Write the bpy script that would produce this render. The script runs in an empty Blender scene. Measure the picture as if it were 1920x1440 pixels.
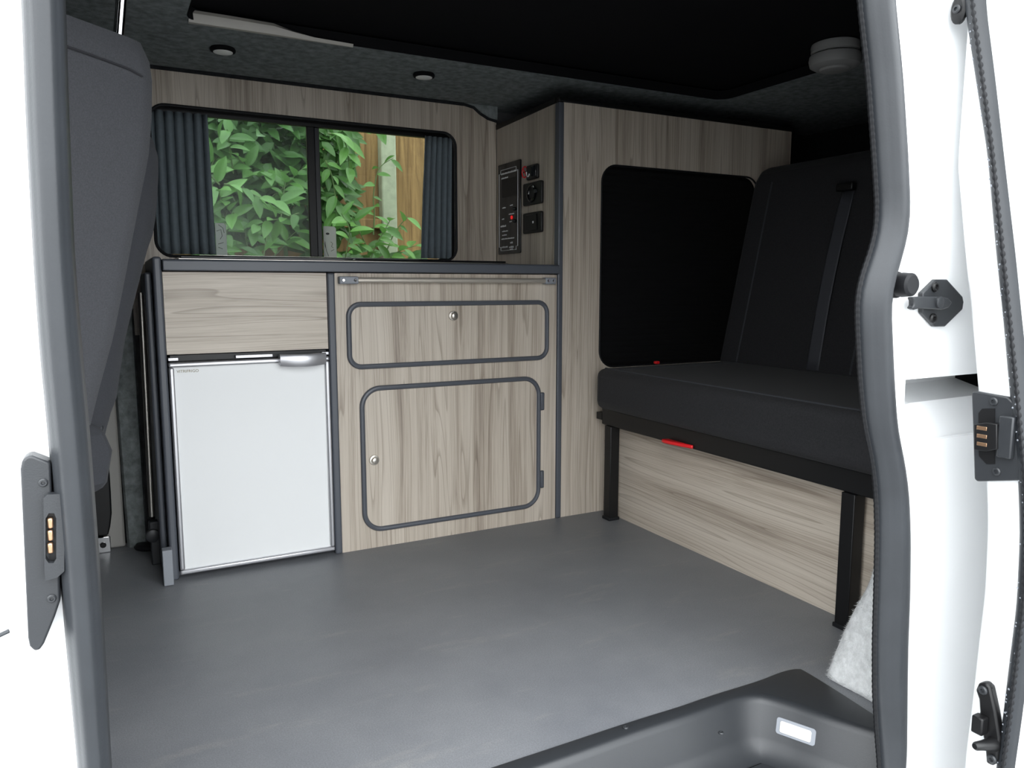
import bpy, bmesh, math, random
from mathutils import Vector, Matrix
from mathutils.geometry import tessellate_polygon
random.seed(7)
S = bpy.context.scene
C = S.collection

# ------------------------------------------------------------------ camera
CX, CY = 960.0, 720.0
VX, VY = (3700.0, 536.0), (200.0, 536.0)          # vanishing points of the van's length and width
FOC = math.sqrt(-((VX[0]-CX)*(VY[0]-CX)+(VX[1]-CY)*(VY[1]-CY)))
AX = Vector((VX[0]-CX, VX[1]-CY, FOC)).normalized()
AY = Vector((VY[0]-CX, VY[1]-CY, FOC)).normalized()
AZ = AX.cross(AY)
if AZ.y > 0: AZ = -AZ
CAM = Vector((0, 0, 0.742))
def ray(px, py):
    c = Vector((px-CX, py-CY, FOC))
    return Vector((AX.dot(c), AY.dot(c), AZ.dot(c)))
def on_x(p, x): d = ray(*p); return CAM + d*((x-CAM.x)/d.x)
def on_y(p, y): d = ray(*p); return CAM + d*((y-CAM.y)/d.y)
def on_z(p, z): d = ray(*p); return CAM + d*((z-CAM.z)/d.z)
cam = bpy.data.cameras.new('camera'); cam.sensor_width = 36; cam.sensor_fit = 'HORIZONTAL'
cam.lens = FOC/1920*36; cam.clip_start = 0.02; cam.clip_end = 200
co = bpy.data.objects.new('camera', cam); C.objects.link(co)
r0 = Vector((AX.x, AY.x, AZ.x)); r1 = Vector((-AX.y, -AY.y, -AZ.y)); r2 = Vector((-AX.z, -AY.z, -AZ.z))
M = Matrix((r0, r1, r2)).transposed().to_4x4(); M.translation = CAM
co.matrix_world = M
S.camera = co

# ------------------------------------------------------------------ sky and exposure
w = bpy.data.worlds.new('overcast'); S.world = w; w.use_nodes = True
bg = w.node_tree.nodes['Background']
# soft overcast sky, somewhat brighter overhead
wt_ = w.node_tree; tcw = wt_.nodes.new('ShaderNodeTexCoord'); sep = wt_.nodes.new('ShaderNodeSeparateXYZ'); mr = wt_.nodes.new('ShaderNodeMapRange')
wt_.links.new(tcw.outputs['Generated'], sep.inputs[0]); wt_.links.new(sep.outputs['Z'], mr.inputs[0])
mr.inputs['To Min'].default_value = 0.68; mr.inputs['To Max'].default_value = 1.0; wt_.links.new(mr.outputs[0], bg.inputs[1])
bg.inputs[0].default_value = (0.94, 0.975, 1.0, 1)
S.view_settings.view_transform = 'Standard'; S.view_settings.look = 'None'
S.view_settings.exposure = 3.05; S.view_settings.gamma = 1.0; S.view_settings.use_curve_mapping = False

# ------------------------------------------------------------------ materials
MATS = {}
def new_mat(name):
    m = bpy.data.materials.new(name); m.use_nodes = True
    MATS[name] = m
    return m, m.node_tree, m.node_tree.nodes['Principled BSDF']
def N(nt, t, **kw):
    n = nt.nodes.new(t)
    for k, v in kw.items():
        if k in n.inputs: n.inputs[k].default_value = v
        else: setattr(n, k, v)
    return n
def simple(name, col, rough=0.5, metal=0.0, spec=0.5, var=0.0, vscale=20, bump=0.0, bscale=300, coat=0.0, stretch=(1,1,1)):
    m, nt, b = new_mat(name); L = nt.links
    b.inputs['Base Color'].default_value = (*col, 1); b.inputs['Roughness'].default_value = rough
    b.inputs['Metallic'].default_value = metal; b.inputs['Specular IOR Level'].default_value = spec
    b.inputs['Coat Weight'].default_value = coat
    tc = N(nt, 'ShaderNodeTexCoord'); mp = N(nt, 'ShaderNodeMapping'); mp.inputs['Scale'].default_value = stretch
    L.new(tc.outputs['Object'], mp.inputs[0])
    if var > 0:
        n = N(nt, 'ShaderNodeTexNoise', Scale=vscale, Detail=5.0, Roughness=0.6); L.new(mp.outputs[0], n.inputs['Vector'])
        r = N(nt, 'ShaderNodeValToRGB')
        r.color_ramp.elements[0].position = 0.3; r.color_ramp.elements[1].position = 0.7
        r.color_ramp.elements[0].color = (*[c*(1-var) for c in col], 1); r.color_ramp.elements[1].color = (*[min(1, c*(1+var)) for c in col], 1)
        L.new(n.outputs[0], r.inputs[0]); L.new(r.outputs[0], b.inputs['Base Color'])
    if bump > 0:
        n2 = N(nt, 'ShaderNodeTexNoise', Scale=bscale, Detail=3.0); L.new(mp.outputs[0], n2.inputs['Vector'])
        bp = N(nt, 'ShaderNodeBump', Strength=bump, Distance=0.002); L.new(n2.outputs[0], bp.inputs['Height']); L.new(bp.outputs[0], b.inputs['Normal'])
    return m
def wood(name, axis, seed):
    m, nt, b = new_mat(name); L = nt.links
    tc = N(nt, 'ShaderNodeTexCoord'); mp0 = N(nt, 'ShaderNodeMapping'); mp0.inputs['Location'].default_value = (seed*1.7, seed*2.3, seed*0.9)
    L.new(tc.outputs['Object'], mp0.inputs[0])
    # slow wander of the grain
    def sc(across, along):
        m_ = N(nt, 'ShaderNodeMapping'); s = [across]*3; s['xyz'.index(axis)] = along
        m_.inputs['Scale'].default_value = s; return m_
    wan = sc(3.0, 0.8); L.new(mp0.outputs[0], wan.inputs[0])
    nw = N(nt, 'ShaderNodeTexNoise', Scale=1.0, Detail=2.0); L.new(wan.outputs[0], nw.inputs['Vector'])
    sub = N(nt, 'ShaderNodeVectorMath', operation='SUBTRACT'); sub.inputs[1].default_value = (0.5, 0.5, 0.5); L.new(nw.outputs['Color'], sub.inputs[0])
    scl = N(nt, 'ShaderNodeVectorMath', operation='SCALE'); scl.inputs['Scale'].default_value = 0.05; L.new(sub.outputs[0], scl.inputs[0])
    add = N(nt, 'ShaderNodeVectorMath', operation='ADD'); L.new(mp0.outputs[0], add.inputs[0]); L.new(scl.outputs[0], add.inputs[1])
    def noise(across, along, detail, rough=0.55):
        m_ = sc(across, along); L.new(add.outputs[0], m_.inputs[0])
        n = N(nt, 'ShaderNodeTexNoise', Scale=1.0, Detail=detail, Roughness=rough); L.new(m_.outputs[0], n.inputs['Vector']); return n
    a = noise(44, 1.0, 4.0); f = noise(260, 3.5, 3.0, 0.7); bnd = noise(13, 0.22, 1.0)
    mx = N(nt, 'ShaderNodeMix', data_type='FLOAT'); mx.inputs[0].default_value = 0.45; L.new(a.outputs[0], mx.inputs[2]); L.new(f.outputs[0], mx.inputs[3])
    mx2 = N(nt, 'ShaderNodeMix', data_type='FLOAT'); mx2.inputs[0].default_value = 0.30; L.new(mx.outputs[0], mx2.inputs[2]); L.new(bnd.outputs[0], mx2.inputs[3])
    r = N(nt, 'ShaderNodeValToRGB'); e = r.color_ramp.elements
    e[0].position = 0.34; e[0].color = (0.225, 0.184, 0.148, 1); e[1].position = 0.62; e[1].color = (0.565, 0.503, 0.428, 1)
    k = e.new(0.455); k.color = (0.410, 0.352, 0.289, 1); k2 = e.new(0.515); k2.color = (0.490, 0.431, 0.360, 1)
    L.new(mx2.outputs[0], r.inputs[0])
    fq = N(nt, 'ShaderNodeMath', operation='MULTIPLY'); fq.inputs[1].default_value = 20.0; L.new(bnd.outputs[0], fq.inputs[0])
    fr_ = N(nt, 'ShaderNodeMath', operation='FRACT'); L.new(fq.outputs[0], fr_.inputs[0])
    lr = N(nt, 'ShaderNodeValToRGB'); le = lr.color_ramp.elements
    le[0].position = 0.0; le[0].color = (0.60, 0.57, 0.54, 1); le[1].position = 0.20; le[1].color = (1, 1, 1, 1); k3 = le.new(0.97); k3.color = (1, 1, 1, 1); k4 = le.new(1.0); k4.color = (0.60, 0.57, 0.54, 1)
    L.new(fr_.outputs[0], lr.inputs[0])
    ml = N(nt, 'ShaderNodeMix', data_type='RGBA', blend_type='MULTIPLY'); ml.inputs[0].default_value = 0.75; L.new(r.outputs[0], ml.inputs[6]); L.new(lr.outputs[0], ml.inputs[7])
    L.new(ml.outputs[2], b.inputs['Base Color'])
    b.inputs['Roughness'].default_value = 0.42
    bp = N(nt, 'ShaderNodeBump', Strength=0.12, Distance=0.001); L.new(f.outputs[0], bp.inputs['Height']); L.new(bp.outputs[0], b.inputs['Normal'])
    return m
WV = wood('wood_vertical', 'z', 1); WV2 = wood('wood_vertical_door', 'z', 5); WX = wood('wood_along', 'x', 3); WY = wood('wood_across', 'y', 8)
WW = wood('wood_wall', 'z', 11)
PAINT = simple('white_paint', (0.90, 0.91, 0.915), 0.28, coat=0.4)
SEAL = simple('rubber_seal', (0.020, 0.0225, 0.026), 0.42, var=0.12, vscale=15, bump=0.06, bscale=400, spec=0.4)
RUB = simple('black_rubber', (0.009, 0.0095, 0.011), 0.6, spec=0.25)
PLAS = simple('dark_plastic', (0.020, 0.022, 0.025), 0.42, bump=0.10, bscale=900)
EDGE = simple('grey_edging', (0.075, 0.082, 0.097), 0.42)
BLACKM = simple('black_metal', (0.006, 0.006, 0.0065), 0.4, spec=0.35)
BLACK = simple('black_plastic', (0.006, 0.006, 0.0065), 0.4, spec=0.35)
GLOSSB = simple('gloss_black', (0.008, 0.008, 0.009), 0.08)
STEEL = simple('brushed_steel', (0.62, 0.59, 0.54), 0.36, metal=1.0)
RAILM = simple('satin_rail', (0.60, 0.55, 0.48), 0.42, metal=0.65)
CHROME = simple('chrome', (0.85, 0.85, 0.86), 0.06, metal=1.0)
SILVER = simple('silver_plastic', (0.50, 0.50, 0.52), 0.32, metal=0.75)
FRWHITE = simple('fridge_white', (0.79, 0.80, 0.80), 0.35, var=0.01, vscale=3)
GOLD = simple('gold_contact', (0.58, 0.36, 0.22), 0.3, metal=0.9)
RED = simple('red_plastic', (0.75, 0.015, 0.02), 0.35)
WHITEPL = simple('white_plastic', (0.62, 0.62, 0.60), 0.4)
DLENS = simple('downlight_lens', (0.92, 0.93, 0.90), 0.35)
ALARM = simple('alarm_plastic', (0.26, 0.26, 0.255), 0.5)
LENS = simple('lamp_lens', (0.80, 0.82, 0.84), 0.2, bump=0.4, bscale=250)
SEATF = simple('seat_fabric', (0.072, 0.074, 0.082), 0.85, var=0.18, vscale=400, bump=0.25, bscale=700, spec=0.25)
SEATD = simple('seat_fabric_shaded', (0.040, 0.042, 0.048), 0.85, var=0.15, vscale=400, bump=0.2, bscale=700, spec=0.25)  # darker copy of the seat fabric, bolster's shade put into the colour
BENCHF = simple('bench_fabric', (0.021, 0.021, 0.023), 0.85, var=0.25, vscale=300, bump=0.3, bscale=600, spec=0.25)
CURT = simple('curtain_cloth', (0.135, 0.165, 0.185), 0.8, var=0.1, vscale=60, bump=0.15, bscale=500)
BELT = simple('belt_webbing', (0.045, 0.047, 0.056), 0.6, bump=0.3, bscale=300, stretch=(1, 8, 1))
CARPET = simple('ceiling_carpet', (0.20, 0.22, 0.22), 0.95, var=0.35, vscale=45, bump=0.6, bscale=500, spec=0.1)
CARPD = simple('dark_carpet', (0.020, 0.021, 0.023), 0.95, var=0.3, vscale=60, bump=0.5, bscale=400, spec=0.1)
CARPL = simple('pale_carpet', (0.60, 0.61, 0.61), 0.95, var=0.18, vscale=70, bump=1.0, bscale=350, spec=0.1)
CANVAS = simple('black_canvas', (0.007, 0.007, 0.008), 0.9, spec=0.1)
GREYM = simple('grey_metal', (0.30, 0.29, 0.27), 0.5)
TRIMC = simple('cream_trim', (0.42, 0.40, 0.36), 0.4)
GREYB = simple('grey_block', (0.23, 0.245, 0.27), 0.5)
INNER = simple('inner_lining', (0.10, 0.10, 0.105), 0.8, var=0.2, vscale=30)
PAPER = simple('white_sheet', (0.85, 0.85, 0.87), 0.5)
_nt = PAPER.node_tree; _b = _nt.nodes['Principled BSDF']; _t = _nt.nodes.new('ShaderNodeBsdfTranslucent'); _t.inputs[0].default_value = (0.85, 0.85, 0.87, 1)
_m = _nt.nodes.new('ShaderNodeMixShader'); _m.inputs[0].default_value = 0.9; _nt.links.new(_b.outputs[0], _m.inputs[1]); _nt.links.new(_t.outputs[0], _m.inputs[2]); _nt.links.new(_m.outputs[0], _nt.nodes['Material Output'].inputs[0])
BADGE = simple('badge_print', (0.22, 0.19, 0.10), 0.4)
INK = simple('ink', (0.03, 0.03, 0.035), 0.6)
PRINT = simple('panel_print', (0.75, 0.75, 0.75), 0.5)
STEM = simple('stem_bark', (0.10, 0.16, 0.05), 0.6)
CONC = simple('concrete', (0.40, 0.43, 0.32), 0.9, var=0.15, vscale=25, bump=0.5, bscale=120)
TARMAC = simple('tarmac', (0.22, 0.22, 0.22), 0.9, var=0.2, vscale=8, bump=0.6, bscale=80)
SOIL = simple('soil', (0.06, 0.045, 0.03), 0.95, var=0.3, vscale=10, bump=0.8, bscale=60)
def fence_mat():
    m, nt, b = new_mat('fence_wood'); L = nt.links
    tc = N(nt, 'ShaderNodeTexCoord'); oi = N(nt, 'ShaderNodeObjectInfo')
    ad = N(nt, 'ShaderNodeVectorMath', operation='ADD'); L.new(tc.outputs['Object'], ad.inputs[0]); L.new(oi.outputs['Random'], ad.inputs[1])
    mp = N(nt, 'ShaderNodeMapping'); mp.inputs['Scale'].default_value = (22, 22, 1.6); L.new(ad.outputs[0], mp.inputs[0])
    n = N(nt, 'ShaderNodeTexNoise', Scale=1.0, Detail=6.0, Roughness=0.65, Distortion=0.8); L.new(mp.outputs[0], n.inputs['Vector'])
    r = N(nt, 'ShaderNodeValToRGB'); e = r.color_ramp.elements
    e[0].position = 0.3; e[0].color = (0.11, 0.055, 0.022, 1); e[1].position = 0.72; e[1].color = (0.47, 0.29, 0.12, 1)
    L.new(n.outputs[0], r.inputs[0]); L.new(r.outputs[0], b.inputs['Base Color']); b.inputs['Roughness'].default_value = 0.8
    return m
FENCE = fence_mat()
def leaf_mat(name, c1, c2):
    m, nt, b = new_mat(name); L = nt.links
    oi = N(nt, 'ShaderNodeObjectInfo'); tc = N(nt, 'ShaderNodeTexCoord')
    n = N(nt, 'ShaderNodeTexNoise', Scale=9.0, Detail=2.0); L.new(tc.outputs['Object'], n.inputs['Vector'])
    av = N(nt, 'ShaderNodeMath', operation='MULTIPLY_ADD'); av.inputs[1].default_value = 0.7; L.new(oi.outputs['Random'], av.inputs[0])
    hm = N(nt, 'ShaderNodeMath', operation='MULTIPLY'); hm.inputs[1].default_value = 0.4; L.new(n.outputs[0], hm.inputs[0]); L.new(hm.outputs[0], av.inputs[2])
    mx = N(nt, 'ShaderNodeMix', data_type='RGBA'); mx.inputs[6].default_value = (*c1, 1); mx.inputs[7].default_value = (*c2, 1)
    L.new(av.outputs[0], mx.inputs[0]); L.new(mx.outputs[2], b.inputs['Base Color'])
    b.inputs['Roughness'].default_value = 0.32; b.inputs['Specular IOR Level'].default_value = 0.5
    tr = N(nt, 'ShaderNodeBsdfTranslucent'); L.new(mx.outputs[2], tr.inputs[0])
    ms = N(nt, 'ShaderNodeMixShader'); ms.inputs[0].default_value = 0.3
    out = nt.nodes['Material Output']; L.new(b.outputs[0], ms.inputs[1]); L.new(tr.outputs[0], ms.inputs[2]); L.new(ms.outputs[0], out.inputs[0])
    return m
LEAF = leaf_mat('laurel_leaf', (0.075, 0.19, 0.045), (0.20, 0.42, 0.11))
LEAFB = leaf_mat('laurel_leaf_shaded', (0.06, 0.15, 0.04), (0.15, 0.33, 0.09))  # inner leaves darkened, their shade put into the colour
def glass_mat(name, tint, haze, rough=0.01):
    m, nt, b = new_mat(name); L = nt.links; out = nt.nodes['Material Output']; nt.nodes.remove(b)
    t = N(nt, 'ShaderNodeBsdfTransparent'); t.inputs[0].default_value = (*tint, 1)
    g = N(nt, 'ShaderNodeBsdfGlossy', Roughness=rough); fr = N(nt, 'ShaderNodeFresnel', IOR=1.3)
    d = N(nt, 'ShaderNodeBsdfDiffuse'); d.inputs[0].default_value = (0.6, 0.62, 0.62, 1)
    m1 = N(nt, 'ShaderNodeMixShader'); L.new(fr.outputs[0], m1.inputs[0]); L.new(t.outputs[0], m1.inputs[1]); L.new(g.outputs[0], m1.inputs[2])
    m2 = N(nt, 'ShaderNodeMixShader'); m2.inputs[0].default_value = haze; L.new(m1.outputs[0], m2.inputs[1]); L.new(d.outputs[0], m2.inputs[2])
    L.new(m2.outputs[0], out.inputs[0]); return m
GLASS = glass_mat('window_glass', (0.55, 0.58, 0.55), 0.004)
GLASSH = glass_mat('window_glass_hazed', (0.50, 0.54, 0.52), 0.035, 0.30)  # left pane: reflected haze imitated by pale diffuse and rough gloss
def vinyl_mat():
    m, nt, b = new_mat('grey_vinyl'); L = nt.links
    tc = N(nt, 'ShaderNodeTexCoord')
    n1 = N(nt, 'ShaderNodeTexNoise', Scale=3.5, Detail=6.0, Roughness=0.65); L.new(tc.outputs['Object'], n1.inputs['Vector'])
    n2 = N(nt, 'ShaderNodeTexNoise', Scale=420.0, Detail=2.0); L.new(tc.outputs['Object'], n2.inputs['Vector'])
    r = N(nt, 'ShaderNodeValToRGB'); e = r.color_ramp.elements
    e[0].position = 0.32; e[0].color = (0.148, 0.154, 0.168, 1); e[1].position = 0.72; e[1].color = (0.202, 0.207, 0.218, 1)
    L.new(n1.outputs[0], r.inputs[0])
    # dry dusty scuffs
    mp = N(nt, 'ShaderNodeMapping'); mp.inputs['Scale'].default_value = (1.2, 5.0, 1.0); mp.inputs['Rotation'].default_value = (0, 0, 0.35); L.new(tc.outputs['Object'], mp.inputs[0])
    n3 = N(nt, 'ShaderNodeTexNoise', Scale=2.6, Detail=8.0, Roughness=0.75); L.new(mp.outputs[0], n3.inputs['Vector'])
    r3 = N(nt, 'ShaderNodeValToRGB'); r3.color_ramp.elements[0].position = 0.56; r3.color_ramp.elements[1].position = 0.82
    L.new(n3.outputs[0], r3.inputs[0])
    f3 = N(nt, 'ShaderNodeMath', operation='MULTIPLY'); f3.inputs[1].default_value = 0.5; L.new(r3.outputs[0], f3.inputs[0])
    mx = N(nt, 'ShaderNodeMix', data_type='RGBA'); mx.inputs[7].default_value = (0.33, 0.315, 0.285, 1); L.new(r.outputs[0], mx.inputs[6]); L.new(f3.outputs[0], mx.inputs[0])
    sp = N(nt, 'ShaderNodeValToRGB'); sp.color_ramp.elements[0].position = 0.35; sp.color_ramp.elements[0].color = (0.86, 0.86, 0.86, 1); sp.color_ramp.elements[1].position = 0.7; sp.color_ramp.elements[1].color = (1.12, 1.12, 1.12, 1)
    L.new(n2.outputs[0], sp.inputs[0])
    ml = N(nt, 'ShaderNodeMix', data_type='RGBA', blend_type='MULTIPLY'); ml.inputs[0].default_value = 1.0; L.new(mx.outputs[2], ml.inputs[6]); L.new(sp.outputs[0], ml.inputs[7])
    L.new(ml.outputs[2], b.inputs['Base Color'])
    rr = N(nt, 'ShaderNodeMapRange'); rr.inputs['To Min'].default_value = 0.36; rr.inputs['To Max'].default_value = 0.58; L.new(n1.outputs[0], rr.inputs[0]); L.new(rr.outputs[0], b.inputs['Roughness'])
    bp = N(nt, 'ShaderNodeBump', Strength=0.12, Distance=0.001); L.new(n2.outputs[0], bp.inputs['Height']); L.new(bp.outputs[0], b.inputs['Normal'])
    return m
VINYL = vinyl_mat()
def led_mat():
    m, nt, b = new_mat('red_led'); b.inputs['Base Color'].default_value = (0.6, 0.01, 0.01, 1)
    b.inputs['Emission Color'].default_value = (1, 0.03, 0.03, 1); b.inputs['Emission Strength'].default_value = 0.06; return m
LED = led_mat()
DROP = simple('water_drop', (0.25, 0.27, 0.30), 0.05)

for _m in (BENCHF, SEATF, SEATD):
    _b = _m.node_tree.nodes['Principled BSDF']; _b.inputs['Sheen Weight'].default_value = 0.04; _b.inputs['Sheen Roughness'].default_value = 0.5

# ------------------------------------------------------------------ mesh helpers
class MB:
    def __init__(s): s.v = []; s.f = []
    def box(s, x0, x1, y0, y1, z0, z1):
        b = len(s.v)
        s.v += [Vector(p) for p in ((x0,y0,z0),(x1,y0,z0),(x1,y1,z0),(x0,y1,z0),(x0,y0,z1),(x1,y0,z1),(x1,y1,z1),(x0,y1,z1))]
        s.f += [[b+i for i in q] for q in ((0,1,2,3),(4,5,6,7),(0,1,5,4),(1,2,6,5),(2,3,7,6),(3,0,4,7))]
        return s
    def prism(s, poly, fn, a0, a1, holes=()):
        """poly and holes: (u, v) lists; fn(u, v, a) gives the point"""
        loops = [list(poly)] + [list(h) for h in holes]
        flat = [p for l in loops for p in l]; n = len(flat); b = len(s.v)
        tris = tessellate_polygon([[Vector((p[0], p[1], 0)) for p in l] for l in loops])
        s.v += [Vector(fn(u, v, a0)) for u, v in flat] + [Vector(fn(u, v, a1)) for u, v in flat]
        if holes:
            s.f += [[b+i for i in t] for t in tris] + [[b+n+i for i in t] for t in tris]
        else:
            s.f += [list(range(b, b+n)), list(range(b+n, b+2*n))]
        o = 0
        for l in loops:
            k = len(l)
            for i in range(k):
                j = (i+1) % k
                s.f.append([b+o+i, b+o+j, b+n+o+j, b+n+o+i])
            o += k
        return s
    def grid(s, rows, closed_u=False, closed_v=False, cap=False):
        b = len(s.v); R = len(rows); K = len(rows[0])
        for r in rows: s.v += [Vector(p) for p in r]
        for i in range(R if closed_v else R-1):
            for j in range(K if closed_u else K-1):
                i2, j2 = (i+1) % R, (j+1) % K
                s.f.append([b+i*K+j, b+i*K+j2, b+i2*K+j2, b+i2*K+j])
        if cap and closed_u:
            s.f.append([b+j for j in range(K)]); s.f.append([b+(R-1)*K+j for j in range(K)])
        return s
    def tube(s, path, r, n=10, closed=False, sq=None):
        path = [Vector(p) for p in path]; K = len(path); rows = []
        rr = r if callable(r) else (lambda i: r)
        up = None
        for i, p in enumerate(path):
            a = path[(i-1) % K] if (closed or i > 0) else p
            c = path[(i+1) % K] if (closed or i < K-1) else p
            t = (c-a).normalized()
            if up is None:
                up = Vector((0,0,1)) if abs(t.z) < 0.9 else Vector((0,1,0))
            u = (up - t*up.dot(t)).normalized(); up = u; w_ = t.cross(u)
            e = sq or (1, 1)
            rows.append([p + (u*math.cos(2*math.pi*k/n)*e[0] + w_*math.sin(2*math.pi*k/n)*e[1])*rr(i) for k in range(n)])
        return s.grid(rows, closed_u=True, closed_v=closed, cap=not closed)
    def lathe(s, prof, o, axis, n=24, e=(1, 1)):
        o = Vector(o); a = Vector(axis).normalized()
        u = a.orthogonal().normalized()
        if abs(a.z) < 0.9: u = (Vector((0,0,1)) - a*a.z).normalized()
        w_ = a.cross(u)
        rows = [[o + a*h + (u*math.cos(2*math.pi*k/n)*e[0] + w_*math.sin(2*math.pi*k/n)*e[1])*max(r, 1e-5) for k in range(n)] for r, h in prof]
        return s.grid(rows, closed_u=True, cap=True)
    def build(s, name, mat, parent=None, bevel=0.0, seg=2, angle=35, loc=None, kind=None, smooth=True):
        me = bpy.data.meshes.new(name)
        base = parent_world(parent) if parent is not None else (Vector(loc) if loc is not None else Vector((0,0,0)))
        me.from_pydata([v-base for v in s.v], [], s.f)
        bm = bmesh.new(); bm.from_mesh(me); bmesh.ops.remove_doubles(bm, verts=bm.verts, dist=1e-6); bmesh.ops.recalc_face_normals(bm, faces=bm.faces); bm.to_mesh(me); bm.free()
        me.materials.append(mat)
        if smooth:
            for p in me.polygons: p.use_smooth = True
            me.set_sharp_from_angle(angle=math.radians(angle))
        o = bpy.data.objects.new(name, me); C.objects.link(o)
        if parent is not None: o.parent = parent
        else: o.location = base
        if bevel > 0:
            m = o.modifiers.new('bevel', 'BEVEL'); m.width = bevel; m.segments = seg; m.limit_method = 'ANGLE'; m.angle_limit = math.radians(35)
        if kind: o['kind'] = kind
        return o
def parent_world(o):
    p = Vector((0,0,0))
    while o is not None: p += o.location; o = o.parent
    return p
def thing(name, label, cat, loc, group=None):
    o = bpy.data.objects.new(name, None); C.objects.link(o); o.location = loc; o.empty_display_size = 0.05
    o['label'] = label; o['category'] = cat
    if group: o['group'] = group
    return o
def tag(o, label, cat, group=None):
    o['label'] = label; o['category'] = cat
    if group: o['group'] = group
    return o
def struct(o, label=None):
    o['kind'] = 'structure'
    if label: o['label'] = label
    return o
def B(x0, x1, y0, y1, z0, z1): return MB().box(x0, x1, y0, y1, z0, z1)
def rrect(u0, u1, v0, v1, r, n=8):
    pts = []
    for cu, cv, a0 in ((u1-r, v1-r, 0), (u0+r, v1-r, 90), (u0+r, v0+r, 180), (u1-r, v0+r, 270)):
        for k in range(n+1):
            a = math.radians(a0 + 90*k/n); pts.append((cu + r*math.cos(a), cv + r*math.sin(a)))
    return pts
FY = lambda u, v, a: (u, a, v)      # outline in x-z, depth along y
FX = lambda u, v, a: (a, u, v)      # outline in y-z, depth along x
FZ = lambda u, v, a: (u, v, a)      # outline in x-y, depth along z
def screw(name, o, axis, r, mat, parent):
    return MB().lathe([(0, 0), (r, 0), (r, 0.3*r), (r*0.75, 0.55*r), (r*0.45, 0.55*r), (r*0.35, 0.15*r), (0, 0.15*r)], o, axis, 14).build(name, mat, parent)
def interp(tab, t):
    if t <= tab[0][0]: return tab[0][1]
    for (a, x), (b, y) in zip(tab, tab[1:]):
        if t <= b: return x + (y-x)*(t-a)/(b-a)
    return tab[-1][1]
def smooth_path(pts, n):
    """Catmull-Rom through the points"""
    P = [Vector(p) for p in pts]; P = [P[0]*2-P[1]] + P + [P[-1]*2-P[-2]]; out = []
    for i in range(1, len(P)-2):
        for k in range(n):
            t = k/n; a, b, c, d = P[i-1:i+3]
            out.append(0.5*((2*b) + (c-a)*t + (2*a-5*b+4*c-d)*t*t + (3*b-a-3*c+d)*t**3))
    out.append(P[-2]); return out
def text(name, body, size, mat, parent, origin, ux, uy, extrude=0.0003):
    cu = bpy.data.curves.new(name, 'FONT'); cu.body = body; cu.size = size; cu.extrude = extrude
    to = bpy.data.objects.new(name+'_tmp', cu); C.objects.link(to)
    dg = bpy.context.evaluated_depsgraph_get(); me = bpy.data.meshes.new_from_object(to.evaluated_get(dg))
    bpy.data.objects.remove(to); bpy.data.curves.remove(cu)
    ux = Vector(ux).normalized(); uy = Vector(uy).normalized(); uz = ux.cross(uy)
    base = parent_world(parent)
    for v in me.vertices: v.co = Vector(origin) + ux*v.co.x + uy*v.co.y + uz*v.co.z - base
    me.materials.clear(); me.materials.append(mat)
    o = bpy.data.objects.new(name, me); C.objects.link(o); o.parent = parent; return o

YC = 2.045      # front plane of the furniture
YW = 2.470      # face of the window wall panel
YO = 0.720      # plane of the sliding-door opening
ZC = 1.360      # ceiling

# ------------------------------------------------------------------ setting: floor, walls, ceiling
# step-well outlines: edge of the vinyl, and the rounded lip inside it
lip_px = [(996,1440),(1192,1371),(1290,1339),(1345,1320),(1380,1308),(1410,1304),(1440,1307),(1490,1321),(1560,1345),(1650,1372)]
lip = [Vector((-0.10, 0.742, 0)), Vector((-0.10, 0.85, 0)), Vector((-0.06, 0.935, 0)), Vector((0.05, 0.952, 0))]
for p in lip_px: q = on_z(p, 0.006); lip.append(Vector((q.x, q.y, 0)))
lip += [Vector((1.112, 0.742, 0))]
out_px = [(930,1440),(1171,1360),(1270,1329),(1337,1306),(1420,1280),(1465,1263),(1495,1257),(1512,1263),(1575,1302),(1650,1350)]
outl = [Vector((-0.14, 0.742, 0)), Vector((-0.14, 0.88, 0)), Vector((-0.09, 0.97, 0)), Vector((0.04, 0.982, 0))]
for p in out_px: q = on_z(p, 0.0); outl.append(Vector((q.x, q.y, 0)))
outl += [Vector((1.138, 0.742, 0))]
fl = [(-1.2, 0.76), (-0.14, 0.76)] + [(p.x, p.y) for p in outl if p.y > 0.765] + [(1.145, 0.76), (2.6, 0.76), (2.6, 2.52), (-1.2, 2.52)]
struct(MB().prism(fl, FZ, -0.03, 0.0).build('floor', VINYL), 'grey speckled vinyl floor of the van')
# ceiling with the roof aperture
hole = rrect(0.20, 1.87, 0.98, 2.028, 0.05)
ceil = struct(MB().prism([(-1.2, 0.776), (2.6, 0.776), (2.6, 2.535), (-1.2, 2.535)], FZ, ZC, ZC+0.025, [hole]).build('ceiling', CARPET), 'grey carpeted ceiling around the dark roof aperture')
hole2 = rrect(0.17, 1.90, 0.95, 2.06, 0.05)
MB().prism([(0.05, 0.8), (2.0, 0.8), (2.0, 2.2), (0.05, 2.2)], FZ, ZC+0.026, ZC+0.034, [hole2]).build('aperture_frame', CANVAS, ceil)
B(0.05, 2.0, 0.8, 2.2, ZC+0.035, ZC+0.06).build('roof_board', CANVAS, ceil)
MB().prism(rrect(0.2002, 1.8698, 0.9802, 2.0278, 0.05), FZ, ZC-0.0012, ZC+0.0262, [rrect(0.204, 1.866, 0.984, 2.024, 0.047)]).build('lit_edge_cover', CANVAS, ceil)  # black ring added to hide the brightly lit inner edge
struct(B(-1.25, -1.2, 0.776, 2.535, -0.05, ZC+0.06).build('cab_closure', CARPD))  # unseen solid closure added to keep light off the ceiling
struct(B(2.6, 2.65, 0.776, 2.535, -0.05, ZC+0.06).build('wall_rear', CARPD))
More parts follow.
